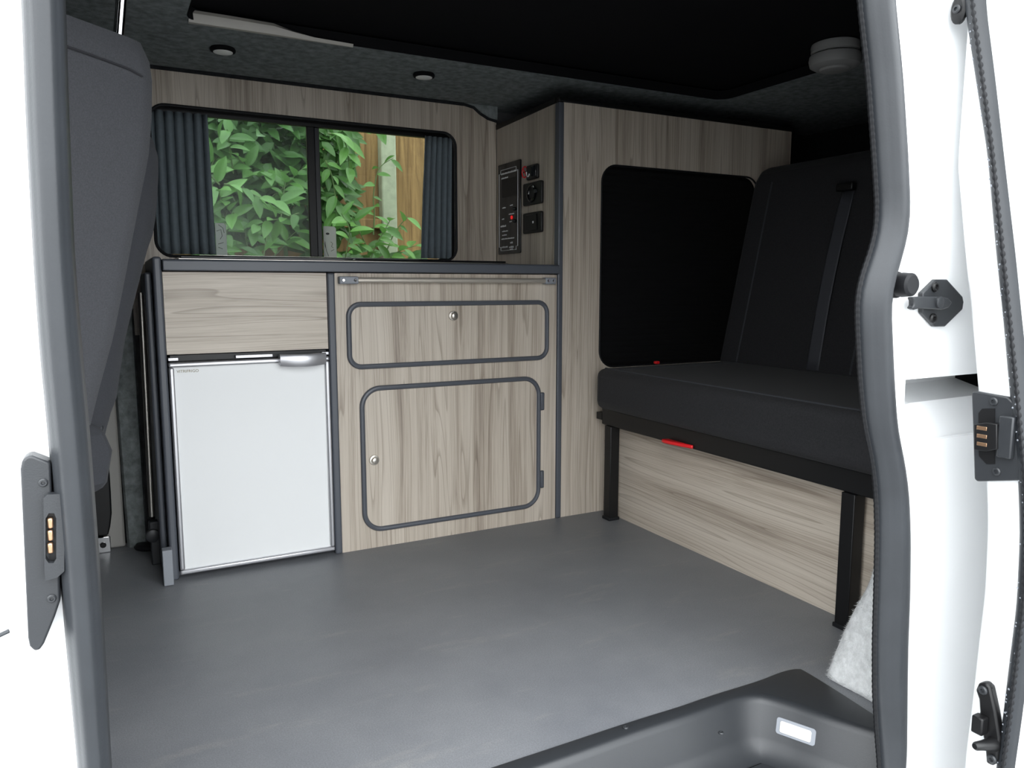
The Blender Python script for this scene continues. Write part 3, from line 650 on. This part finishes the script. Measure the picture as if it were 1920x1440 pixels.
MB().lathe([(0, 0.0), (0.052, 0.0), (0.062, -0.004), (0.064, -0.012), (0.063, -0.024), (0.058, -0.028), (0, -0.028)], (ax, ay, ZC+0.0345), (0,0,1), 36).build('base', ALARM, sa)
MB().lathe([(0, -0.0281), (0.057, -0.0285), (0.066, -0.034), (0.068, -0.046), (0.064, -0.060), (0.052, -0.067), (0.040, -0.068), (0.036, -0.073), (0.028, -0.075), (0, -0.076)], (ax, ay, ZC+0.0345), (0,0,1), 36).build('cover', ALARM, sa)

# ------------------------------------------------------------------ rear bench
bn = thing('bench_seat', 'black fabric bench seat on a black steel frame', 'seat', (1.6, 1.5, 0))
B(1.338, 1.90, 0.93, 1.988, 0.358, 0.487).build('seat_cushion', BENCHF, bn, bevel=0.028, seg=4)
prof = [(1.850, 0.470), (1.905, 0.72), (1.965, 1.00), (1.985, 1.09), (2.015, 1.135), (2.06, 1.150), (2.10, 1.13), (2.11, 1.08), (2.06, 0.80), (1.985, 0.470)]
bk = MB().prism(prof, FY, 0.93, 1.995).build('backrest', BENCHF, bn, bevel=0.02, seg=3)
def bx(z): return interp([(0.47, 1.850), (0.72, 1.905), (1.0, 1.965), (1.09, 1.985)], z)
for y in (1.905, 1.46, 1.02):
    MB().tube([(bx(z)-0.0005, y, z) for z in (0.49, 0.6, 0.72, 0.85, 1.0, 1.085)], 0.003, 6).build('seam', SEATD, bk)
MB().tube([(1.362, 0.96, 0.4865), (1.362, 1.96, 0.4865)], 0.0028, 6).build('seam', SEATD, bn)
MB().tube([(1.37, 1.90, 0.4868), (1.86, 1.90, 0.4868)], 0.0026, 6).build('seam', SEATD, bn)
B(1.372, 1.404, 0.93, 1.990, 0.305, 0.357).build('front_beam', BLACKM, bn, bevel=0.003)
B(1.372, 1.414, 1.9905, 2.020, 0.318, 0.340).build('beam_end', BLACKM, bn)
for y in (1.954, 1.066):
    l = B(1.370, 1.404, y-0.017, y+0.017, 0.004, 0.304).build('leg', BLACKM, bn, bevel=0.002)
    B(1.367, 1.407, y-0.020, y+0.020, 0.0, 0.010).build('foot', RUB, l, bevel=0.002)
q = on_x((1268,830), 1.362)
MB().prism([(1.366, q.y-0.060), (1.372, q.y-0.060), (1.372, q.y+0.045), (1.352, q.y+0.052), (1.346, q.y+0.035), (1.352, q.y+0.0)], FZ, q.z-0.007, q.z+0.003).build('release_lever', RED, bn, bevel=0.003)
q = on_y((1266,677), 1.90)
B(q.x+0.0, q.x+0.016, 1.996, 2.010, 0.486, 0.495).build('buckle_button', RED, bn, bevel=0.002)
tag(B(1.420, 1.436, 0.97, YC-0.001, 0.0, 0.345).build('kick_board', WY, loc=(1.428, 1.45, 0)), 'pale horizontal-grain wooden board standing under the bench', 'board')
sb = thing('seat_belt', 'dark grey seat belt hanging down the bench backrest', 'seat belt', (1.87, 1.59, 0.49))
rows = []
for i in range(14):
    z = 0.492 + 0.53*i/13; x = bx(z)-0.003 - 0.012*math.sin(math.pi*i/13)
    rows.append([(x-0.0008*(k % 2), 1.567 + 0.046*k/8, z) for k in range(9)])
o = MB().grid(rows).build('webbing', BELT, sb); mo = o.modifiers.new('thick', 'SOLIDIFY'); mo.thickness = 0.0015
B(1.945, 1.968, 1.560, 1.620, 1.022, 1.045).build('belt_guide', BLACK, sb, bevel=0.004)

# ------------------------------------------------------------------ front swivel seat
U = Vector((0.77, 0.64, 0)).normalized(); F = Vector((-U.y, U.x, 0))     # width and facing directions
top = on_y((293, 95), 1.45); top = Vector((top.x, top.y, 0))
seat = thing('front_seat', 'grey fabric front seat turned on its swivel base behind the door pillar', 'seat', (top.x-0.3, top.y-0.1, 0))
LEAN = 0.20; ZTOP = on_y((293, 95), 1.45).z + 0.012
def sp(u, f, z): return top + U*u + F*(f + (ZTOP-z)*LEAN) + Vector((0,0,z))
def uz_on(p, f):
    """width and height on the leaning plane f where the pixel's ray meets it"""
    d = ray(*p); o = sp(0, f, ZTOP); n = (F + Vector((0,0,1))*LEAN).normalized()
    q = CAM + d*((o-CAM).dot(n)/d.dot(n)); return (q-top).dot(U), q.z
def pad(nm, mat, par, f0, f1, edge, zt, zb, r=0.026, inner=-0.47, n=22):
    tab = sorted([(z, u) for u, z in (uz_on(p, f0+r*0.3) for p in edge)])
    rows = []
    for i in range(n+1):
        z = zb + (zt-zb)*i/n; e = interp(tab, z)
        k = max(0.0, (i-(n-2))/2); sh = 0.016*k*k
        hu1, hu0 = e-sh*0.6, inner+sh
        g0, g1 = f0+sh, f1-sh; rows.append([sp(u, f, z) for (u, f) in ((hu0+r, g0), ((hu0+hu1)/2, g0-0.004), (hu1-r*1.6, g0), (hu1-r*0.45, g0+r*0.22), (hu1, g0+r), (hu1, g1-r), (hu1-r*0.3, g1-r*0.3), (hu1-r, g1), (hu0+r, g1), (hu0+r*0.3, g1-r*0.3), (hu0, g1-r), (hu0, g0+r), (hu0+r*0.3, g0+r*0.3))])
    return MB().grid(rows, closed_u=True, cap=True).build(nm, mat, par, angle=60)
shell_px = [(292,74),(295,88),(295,104),(294,150),(293,227),(287,300),(273,367),(257,450),(240,540),(222,630),(191,744),(178,800),(165,860)]
bol_px = [(285,225),(300,262),(305,300),(305,335),(302,383),(297,433),(284,469),(267,535),(242,638),(227,744),(213,780),(200,838),(178,909),(171,940)]
bkr = pad('backrest', SEATF, seat, 0.0, 0.075, shell_px, ZTOP, 0.50)
pad('bolster', SEATD, seat, 0.062, 0.15, bol_px, uz_on((290,232), 0.07)[1], 0.42)
sm = []
for p in ((60,62),(118,86),(170,104),(215,120),(240,129),(266,143)):
    u, z = uz_on(p, -0.001); sm.append(sp(u, -0.0042 if p[0] < 200 else -0.0028, z))
MB().tube(sm, 0.0016, 6).build('seam', INK, bkr)
up_, _z = uz_on((226, 25), 0.036)
for u in (up_, up_-0.17):
    MB().tube([sp(u, 0.036, ZTOP-0.03), sp(u, 0.036, ZTOP+0.13)], 0.0085, 16).build('headrest_post', CHROME, seat)
rows = []
for z, s_ in ((0.088, 0.8), (0.095, 0.95), (0.12, 1.0), (0.17, 1.0), (0.19, 0.92), (0.198, 0.75)):
    rows.append([sp(up_-0.085 + 0.135*s_*math.copysign(abs(math.cos(a))**0.5, math.cos(a)), 0.04 + 0.045*s_*math.copysign(abs(math.sin(a))**0.6, math.sin(a)), ZTOP+z) for a in [k*math.pi/12 for k in range(24)]])
MB().grid(rows, closed_u=True, cap=True).build('headrest', SEATD, seat, angle=60)
# seat cushion, swivel and base, mostly behind the pillar
rows = []
for z, g in ((0.36, 0.03), (0.37, 0.01), (0.44, 0.0), (0.485, 0.01), (0.50, 0.03)):
    fo = (ZTOP-0.46)*LEAN
    rows.append([top + U*u + F*f + Vector((0,0,z)) for u, f in ((-0.50+g, fo+0.02+g), (-0.0-g, fo+0.02+g), (-0.0-g, fo+0.50-g), (-0.25, fo+0.54-g), (-0.50+g, fo+0.50-g))])
MB().grid(rows, closed_u=True, cap=True).build('seat_cushion', SEATD, seat, bevel=0.015)
bc = top + U*(-0.27) + F*(0.42)
MB().lathe([(0, 0), (0.17, 0), (0.17, 0.02), (0.12, 0.05), (0.12, 0.31), (0.20, 0.33), (0.20, 0.359), (0, 0.359)], (bc.x, bc.y, 0), (0,0,1), 28).build('pedestal', BLACKM, seat)
# recline lever
lv = [on_y(p, 1.62) for p in ((178,786),(188,791),(197,800),(192,812),(198,822),(190,838),(166,848),(160,820))]
MB().prism([(q.x, q.z) for q in lv], FY, 1.605, 1.63).build('recline_lever', PLAS, seat, bevel=0.005)

# belt stalk by the pillar
bs = thing('belt_stalk', 'black belt stalk on a chrome bracket by the cab wall', 'belt anchor', (-0.06, 2.37, 0))
rows = []
for (xa, xb), py in (((172,205),880), ((173,208),925), ((177,210),965), ((179,207),990), ((184,203),1005)):
    a, b = on_y((xa, py), 2.36), on_y((xb, py), 2.36); rows.append([(a.x, 2.352, a.z), (b.x, 2.352, a.z), (b.x, 2.372, a.z), (a.x, 2.372, a.z)])
MB().grid(rows, closed_u=True, cap=True).build('sleeve', BLACK, bs, bevel=0.004)
a = on_y((178, 1008), 2.36); b = on_y((208, 1024), 2.36)
B(a.x, b.x, 2.355, 2.368, 0.0, a.z).build('bracket', CHROME, bs, bevel=0.002)
screw('bolt', ((a.x+b.x)/2, 2.355, a.z*0.5), (0,-1,0), 0.008, BLACKM, bs)
tag(MB().lathe([(0,0),(0.030,0),(0.034,0.006),(0.026,0.016),(0,0.018)], (0.052, 2.335, 0), (0,0,1), 20, e=(0.6, 1)).build('dark_lump', RUB, loc=(0.052, 2.335, 0)), 'flat black stand-in bung on the floor by the table leg', 'lump')  # low black lump added for a dark oval gap at the floor

# folded table beside the fridge cabinet
tb = thing('folded_table', 'folded grey edged table with steel leg stowed against the fridge cabinet', 'table', (0.075, 2.2, 0))
B(0.083, 0.0985, 2.085, 2.36, 0.02, 0.775).build('table_top', EDGE, tb, bevel=0.005)
a, b = on_y((264,549), 2.20), on_y((285,968), 2.20)
MB().tube([a, b], 0.0075, 12).build('leg', STEEL, tb)
q = on_y((288,985), 2.20)
B(q.x-0.012, q.x+0.016, 2.187, 2.213, q.z-0.024, q.z+0.014).build('leg_hinge', PLAS, tb, bevel=0.004)
MB().lathe([(0,0),(0.017,0),(0.017,0.012),(0.012,0.014),(0,0.014)], (q.x-0.004, 2.186, q.z-0.022), (0,-1,0), 18).build('pivot', PLAS, tb)
B(q.x-0.010, q.x+0.014, 2.186, 2.214, 0.0, q.z-0.030).build('foot', PLAS, tb, bevel=0.003)

# ------------------------------------------------------------------ fittings on the front pillar
cb = thing('contact_block', 'dark grey plastic electrical contact block on the white front door pillar', 'contact block', (-0.06, 0.72, 0.52))
pts = [on_y(p, YO) for p in ((40,876),(43,860),(52,852),(62,851),(96,864),(99,950),(112,1020),(114,1120),(104,1150),(84,1200),(76,1212),(66,1214),(57,1205),(54,1190))]
MB().prism([(q.x, q.z) for q in pts], FY, 0.712, 0.7325).build('plate', PLAS, cb, bevel=0.006, seg=3)
hs = [on_y(p, 0.708) for p in ((82,932),(90,925),(118,924),(121,935),(121,1068),(108,1080),(86,1086),(84,1070))]
slot = [on_y(p, 0.708) for p in ((86,970),(92,960),(102,960),(106,970),(106,1045),(101,1053),(92,1053),(86,1045))]
hsg = MB().prism([(q.x, q.z) for q in hs], FY, 0.704, 0.7118, [[(q.x, q.z) for q in slot]]).build('housing', PLAS, cb)
B(slot[0].x-0.0002, slot[3].x+0.0002, 0.7112, 0.7119, slot[6].z, slot[1].z).build('slot_floor', BLACK, cb)
for py in (980, 1003, 1027):
    a, b = on_y((88, py-9), 0.708), on_y((101, py+9), 0.708)
    B(a.x, b.x, 0.7055, 0.7110, b.z, a.z).build('contact', GOLD, hsg, bevel=0.0012)
for p in ((81,905),(97,1122)):
    q = on_y(p, 0.712); screw('screw', (q.x, 0.712, q.z), (0,-1,0), 0.0035, PLAS, cb)
a, b = on_y((-30,1205), 0.70), on_y((17,1183), 0.70)
rb = thing('pillar_bar', 'small grey bar on the white front pillar below the contact block', 'grey_bar', ((a.x+b.x)/2, 0.72, a.z))  # thin grey bar held off the pillar by one stud
MB().tube([a, b], 0.0018, 8).build('bar', SEAL, rb)
for k in (0.3,):
    m_ = a.lerp(b, k); MB().tube([m_, Vector((m_.x, 0.7325, m_.z))], 0.0014, 8).build('stud', SEAL, rb)

# ------------------------------------------------------------------ fittings on the rear pillar
YP = 0.733
def pp(p, y=YP): q = on_y(p, y); return (q.x, q.z)
sk = thing('door_striker', 'black diamond shaped door striker screwed to the white rear pillar', 'striker', (on_y((1755,568), YP).x, YP-0.01, on_y((1755,568), YP).z))
MB().prism([pp(p) for p in ((1746,524),(1766,524),(1795,556),(1797,566),(1795,580),(1762,612),(1744,612),(1720,586),(1720,549))], FY, 0.724, 0.7328).build('plate', PLAS, sk, bevel=0.002)
arm = [(1704,557),(1714,556),(1760,556),(1772,559),(1779,567),(1772,577),(1760,581),(1718,578),(1708,581),(1703,578),(1707,572),(1707,564)]
MB().prism([pp(p, 0.72) for p in arm], FY, 0.714, 0.7238).build('arm', PLAS, sk, bevel=0.002)
q = on_y((1760,567), 0.714); MB().lathe([(0,0),(0.0085,0),(0.0085,0.003),(0.007,0.004),(0,0.004)], (q.x, 0.7138, q.z), (0,-1,0), 20).build('pivot_pin', PLAS, sk)
for p in ((1752,538),(1748,597)):
    q = on_y(p, 0.724); screw('screw', (q.x, 0.7238, q.z), (0,-1,0), 0.0075, BLACK, sk)
q = on_y((1680,534), 0.72)
bpz = thing('bump_stop', 'black rubber bump stop on the white pillar beside the winding seal', 'bump stop', (q.x, 0.72, q.z))
MB().lathe([(0,0),(0.019,0),(0.019,0.012),(0.0165,0.014),(0.0175,0.020),(0.0165,0.034),(0.013,0.037),(0,0.037)], (q.x+0.004, 0.7328, q.z), (0,-1,0), 24).build('rubber', RUB, bpz)
q = on_y((1668,641), 0.73)
ps = thing('pillar_screw', 'black cross-head screw on the white pillar below the bump stop', 'screw', (q.x, 0.73, q.z))
screw('head', (q.x, 0.7328, q.z), (0,-1,0), 0.0075, BLACK, ps)

# ------------------------------------------------------------------ open sliding door, leading edge
XD = 1.10
dl_px = [(1808,0),(1831,150),(1854,292),(1870,480),(1883,600),(1895,740),(1910,880),(1914,1000),(1908,1130),(1894,1240),(1880,1360),(1869,1440)]
dr_px = [(1848,0),(1867,150),(1883,292),(1905,480),(1917,600),(1932,740),(1944,880),(1948,1000),(1943,1130),(1930,1240),(1915,1360),(1903,1440)]
DA = sorted([(on_x(p, XD).z, on_x(p, XD).y) for p in dl_px]); DB = sorted([(on_x(p, XD).z, on_x(p, XD).y) for p in dr_px])
ZD = [-0.20 + 1.45*i/60 for i in range(61)]
door = bpy.data.objects.new('door_1', None); C.objects.link(door); door.location = (XD+0.4, 0.60, -0.2); door['kind'] = 'structure'; door['label'] = 'white sliding door standing open along the van side'
rows = []
for z in ZD:
    a, b = smooth_tab(DA, z), smooth_tab(DB, z); yi = min(a+0.052, 0.712); yo = b-0.055
    rows.append([(XD+1.15, yi, z), (XD+0.03, yi, z), (XD+0.006, yi-0.004, z), (XD, yi-0.012, z), (XD, a, z), (XD, b, z), (XD+0.002, yo+0.012, z), (XD+0.012, yo+0.002, z), (XD+0.03, yo, z), (XD+1.15, yo, z)])
MB().grid(rows, closed_u=True, cap=True).build('door_shell', PAINT, door, angle=50)
rows = []
for z in ZD:
    a, b = smooth_tab(DA, z), smooth_tab(DB, z)
    rows.append([(XD - 0.0005 - 0.012*(math.sin(math.pi*k/10)**0.6) - (0.003 if 6 <= k <= 8 else 0), a+(b-a)*k/10, z) for k in range(11)])
sl = MB().grid(rows).build('door_seal', SEAL, door, angle=60)
path = [(XD-0.0135, (smooth_tab(DA, z)*0.38+smooth_tab(DB, z)*0.62), z) for z in [ZD[0] + (ZD[-1]-ZD[0])*i/560 for i in range(561)]]
MB().tube(path, lambda i: 0.0036 if i % 4 < 2 else 0.0022, 6).build('ribbed_line', RUB, sl)
drops = MB(); rngd = random.Random(9)
for _ in range(90):
    z = rngd.uniform(0.05, 1.12); a, b = smooth_tab(DA, z), smooth_tab(DB, z); k = rngd.uniform(0.15, 0.5); r = rngd.uniform(0.0008, 0.0018)
    drops.lathe([(0, -r*0.4), (r*0.8, -r*0.3), (r, 0.1*r), (r*0.6, 0.6*r), (0, 0.75*r)], (XD-0.0005-0.012*(math.sin(math.pi*k)**0.6), a+(b-a)*k, z), (-1, 0.4, 0), 7)
drops.build('water_drops', DROP, sl, kind='stuff')
def dp(p, x=XD): q = on_x(p, x); return (q.y, q.z)
cpl = MB().prism([dp(p, XD-0.004) for p in ((1826,735),(1832,733),(1893,744),(1912,760),(1924,900),(1836,902),(1831,897))], FX, XD-0.010, XD-0.0003).build('contact_plate', PLAS, door, bevel=0.002)
cpl['label'] = 'dark grey plastic contact plate with gold pads'
MB().prism([dp(p, XD-0.0105) for p in ((1835,775),(1842,766),(1866,766),(1866,870),(1850,870),(1836,855))], FX, XD-0.0112, XD-0.0102).build('recess', BLACK, cpl)
blk = MB().prism([dp(p, XD-0.02) for p in ((1829,795),(1852,792),(1872,795),(1872,842),(1852,846),(1829,843))], FX, XD-0.024, XD-0.0113).build('contact_carrier', BLACK, cpl, bevel=0.001)
for py in (803, 818, 833):
    (a0_, a1_), (b0_, b1_) = dp((1832, py-5), XD-0.0245), dp((1850, py+5), XD-0.0245)
    B(XD-0.0252, XD-0.0242, b0_, a0_, b1_, a1_).build('contact', GOLD, blk, bevel=0.0003)
(a0_, a1_), (b0_, b1_) = dp((1873, 779), XD-0.02), dp((1894, 862), XD-0.02)
B(XD-0.020, XD-0.0105, b0_, a0_, b1_, a1_).build('spring_cover', PLAS, cpl, bevel=0.002)
for p in ((1864,753),(1869,884)):
    q = on_x(p, XD-0.010); screw('screw', (XD-0.010, q.y, q.z), (-1,0,0), 0.006, PLAS, cpl)
gb = MB().prism([dp(p, XD-0.012) for p in ((1830,1293),(1836,1280),(1848,1279),(1858,1288),(1868,1335),(1876,1385),(1872,1425),(1862,1436),(1850,1430),(1848,1400),(1842,1370),(1834,1362),(1834,1340),(1838,1335),(1836,1310))], FX, XD-0.014, XD-0.0003).build('guide_bracket', BLACK, door, bevel=0.003)
gb['label'] = 'black door guide bracket with a peg'
q = on_x((1836,1356), XD-0.02); B(XD-0.030, XD-0.0145, q.y-0.010, q.y+0.006, q.z-0.013, q.z+0.013).build('guide_block', BLACK, gb, bevel=0.002)
q = on_x((1868,1398), XD-0.014); MB().lathe([(0.010,0),(0.007,0.02),(0.006,0.034),(0.004,0.037),(0,0.037)], (XD-0.0142, q.y+0.004, q.z), (-1,0.15,0.12), 16).build('guide_peg', BLACK, gb)
for p in ((1844,1294),(1861,1423)):
    q = on_x(p, XD-0.014); screw('screw', (XD-0.0142, q.y, q.z), (-1,0,0), 0.0065, PLAS, gb)
q = on_x((1797, 18), XD-0.006); 
tb_ = MB().lathe([(0,0),(0.012,0),(0.0125,0.006),(0.009,0.009),(0,0.009)], (XD-0.0003, q.y, q.z), (-1,0,0), 20, e=(1.6, 0.9)).build('top_buffer', BLACK, door)
screw('screw', (XD-0.0093, q.y, q.z), (-1,0,0), 0.006, PLAS, tb_)

# ------------------------------------------------------------------ outside: ground, fence, laurel
struct(B(-40, 40, -40, 3.3, -0.62, -0.55).build('ground_drive', TARMAC))
struct(B(-40, 40, 3.301, 40, -0.60, -0.42).build('ground_bed', SOIL))
fe = thing('fence', 'brown feather-edge board fence with concrete post behind the laurel', 'fence', (1.5, 5.0, -0.42))
YF = 5.0; rng = random.Random(11)
post_a, post_b = on_y((713,300), YF-0.06), on_y((741,300), YF-0.06)
x = -1.6; base = None
while x < 4.6:
    wd = 0.108
    if x+wd > post_a.x and x < post_b.x: x = post_b.x+0.002 if x >= post_a.x-0.02 else x
    e = x+wd
    if x < post_a.x < e: e = post_a.x-0.002
    if e-x > 0.02:
        m = MB(); dz = rng.uniform(-0.01, 0.01)
        e2 = min(e+0.008, post_a.x-0.001) if x < post_a.x else e+0.008
        m.prism([(x, YF+0.002), (e2, YF-0.016), (e2, YF), (x, YF+0.010)], FZ, -0.42, 2.15+dz); m.build('board', FENCE, fe)
    x = e if not (x < post_a.x <= e+0.003) else post_b.x+0.002
    if abs(e-(post_a.x-0.002)) < 1e-6: x = post_b.x+0.002
MB().box(post_a.x, post_b.x, YF-0.085, YF+0.02, -0.42, 2.25).build('concrete_post', CONC, fe, bevel=0.01)
for xp in (post_a.x-1.83,): B(xp, xp+0.1, YF-0.085, YF+0.02, -0.42, 2.25).build('concrete_post', CONC, fe, bevel=0.01)
zr = on_y((500,412), YF-0.05).z
B(post_a.x-1.73, post_a.x-0.002, YF-0.07, YF-0.018, zr-0.03, zr+0.03).build('rail', FENCE, fe, bevel=0.005)  # rail added to stand for the reflected line in the left pane
B(post_b.x+0.002, 4.6, YF-0.07, YF-0.018, -0.10, -0.04).build('rail', FENCE, fe, bevel=0.005)

def leaf_mesh(nm, ln, wd, bend, mat):
    m = MB(); n = 7; rows = []
    for i in range(n+1):
        t = i/n; wv = wd*0.5*(math.sin(math.pi*min(1, t*0.98+0.02)**0.85)**0.8) if 0 < t < 1 else 0.0008
        zc = -bend*t*t
        rows.append([(-wv, ln*t, zc+wv*0.35), (-wv*0.5, ln*t, zc+wv*0.12), (0, ln*t, zc-wv*0.05), (wv*0.5, ln*t, zc+wv*0.12), (wv, ln*t, zc+wv*0.35)])
    m.grid(rows); return m, rows
leaf_data = []; LS = 0.9
for k, (ln, wd, bd) in enumerate(((0.135, 0.055, 0.02), (0.115, 0.052, 0.035), (0.15, 0.056, 0.03), (0.10, 0.050, 0.01))):
    m, _ = leaf_mesh('leaf', ln*LS, wd*LS*1.05, bd*LS, LEAF)
    o = m.build('leaf', LEAF, angle=180); leaf_data.append(o.data); bpy.data.objects.remove(o)
lb = thing('laurel_bush', 'glossy green laurel bush in front of the fence outside the window', 'bush', (1.1, 4.3, -0.42))
LB = lb.location.copy(); nleaf = 0
def add_leaf(p, d, up, s):
    global nleaf
    d = d.normalized(); x_ = d.cross(up).normalized(); z_ = x_.cross(d)
    o = bpy.data.objects.new('leaf', random.choice(leaf_data)); C.objects.link(o); o.parent = lb
    mt = Matrix((x_*s, d*s, z_*s)).transposed().to_4x4(); mt.translation = p - LB
    o.matrix_local = mt; nleaf += 1
rng = random.Random(21); random.seed(5)
def sprig(path_px, y, nl, dy=0.0, sc=1.0):
    """a stem traced through pixels at depth y with leaves set alternately along it"""
    pts = [on_y(p, y + dy*i/max(1, len(path_px)-1)) for i, p in enumerate(path_px)]
    pth = smooth_path(pts, 6)
    MB().tube(pth, lambda i: 0.0045-0.0025*i/len(pth), 6).build('stem', STEM, lb)
    for k in range(nl):
        t = (k+0.6)/nl; i = min(int(t*(len(pth)-1)), len(pth)-2); p = pth[i].lerp(pth[i+1], t*(len(pth)-1)-i); tg = (pth[i+1]-pth[i]).normalized()
        a = (k*2.4 + rng.uniform(-0.4, 0.4)); sd = Vector((math.cos(a), -0.35+0.6*math.sin(a), 0.0)); sd = (sd - tg*sd.dot(tg))
        d = sd.normalized()*0.85 + tg*0.55 + Vector((0, -0.15, -0.35 + rng.uniform(-0.35, 0.25)))
        up = Vector((rng.uniform(-0.5, 0.5), -0.75, 0.75))
        add_leaf(p, d, up, sc*rng.uniform(0.8, 1.15))
# traced sprigs on the right pane
sprig([(700,440),(702,400),(700,370),(706,330),(716,310),(738,296)], 4.35, 9, sc=0.72)
sprig([(700,520),(690,470),(672,430),(660,405)], 4.2, 10)
sprig([(690,500),(705,460),(722,430),(732,412)], 4.15, 8)
sprig([(720,500),(735,480),(755,468),(782,460)], 4.25, 8)
sprig([(725,470),(738,440),(752,420),(766,405)], 4.4, 6, sc=0.85)
sprig([(640,520),(650,470),(655,430),(640,400)], 4.1, 9)
sprig([(615,250),(640,255),(652,285),(655,320)], 4.2, 8)
sprig([(610,300),(622,330),(630,380),(628,420)], 4.2, 8, sc=0.9)
sprig([(650,235),(680,225),(702,232),(715,240)], 4.3, 6)
# left pane: fuller growth
for i in range(19):
    x0 = rng.uniform(385, 585); y0 = rng.uniform(235, 470); y = rng.uniform(3.85, 4.55); a = rng.uniform(-0.8, 0.8)
    dx = rng.uniform(-45, 45); dyy = -rng.uniform(30, 75)
    sprig([(x0-dx, y0-dyy), (x0-dx*0.3, y0-dyy*0.4), (x0, y0), (x0+dx*0.4, y0+dyy*0.3)], y, 8, dy=rng.uniform(-0.15, 0.1))
sprig([(420,345),(450,350),(475,365),(500,375),(530,380)], 3.85, 9)
sprig([(560,400),(530,410),(500,415),(470,430)], 3.8, 9)
# inner and surrounding foliage as one mass of leaves
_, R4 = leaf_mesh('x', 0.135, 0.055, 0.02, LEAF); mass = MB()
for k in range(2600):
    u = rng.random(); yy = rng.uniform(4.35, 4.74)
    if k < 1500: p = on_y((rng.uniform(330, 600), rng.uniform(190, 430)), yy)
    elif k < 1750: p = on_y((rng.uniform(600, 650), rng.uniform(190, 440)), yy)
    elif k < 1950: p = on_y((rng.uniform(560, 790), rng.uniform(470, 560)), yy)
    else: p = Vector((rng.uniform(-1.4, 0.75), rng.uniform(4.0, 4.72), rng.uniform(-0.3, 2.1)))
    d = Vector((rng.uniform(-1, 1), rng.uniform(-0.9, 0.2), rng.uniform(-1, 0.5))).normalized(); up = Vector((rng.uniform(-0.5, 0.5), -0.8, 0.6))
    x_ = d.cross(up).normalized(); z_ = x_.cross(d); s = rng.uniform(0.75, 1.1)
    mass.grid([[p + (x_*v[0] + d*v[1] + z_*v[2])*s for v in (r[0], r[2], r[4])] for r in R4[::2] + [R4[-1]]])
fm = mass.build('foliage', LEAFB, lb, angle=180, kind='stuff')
for (x0, zt) in ((0.6, 1.2), (0.9, 1.0), (1.3, 0.6), (1.5, 0.8), (0.2, 1.3)):
    MB().tube(smooth_path([(x0+0.1, 4.5, -0.43), (x0+0.05, 4.5, 0.2), (x0, 4.45, zt)], 6), 0.012, 8).build('trunk', STEM, lb)
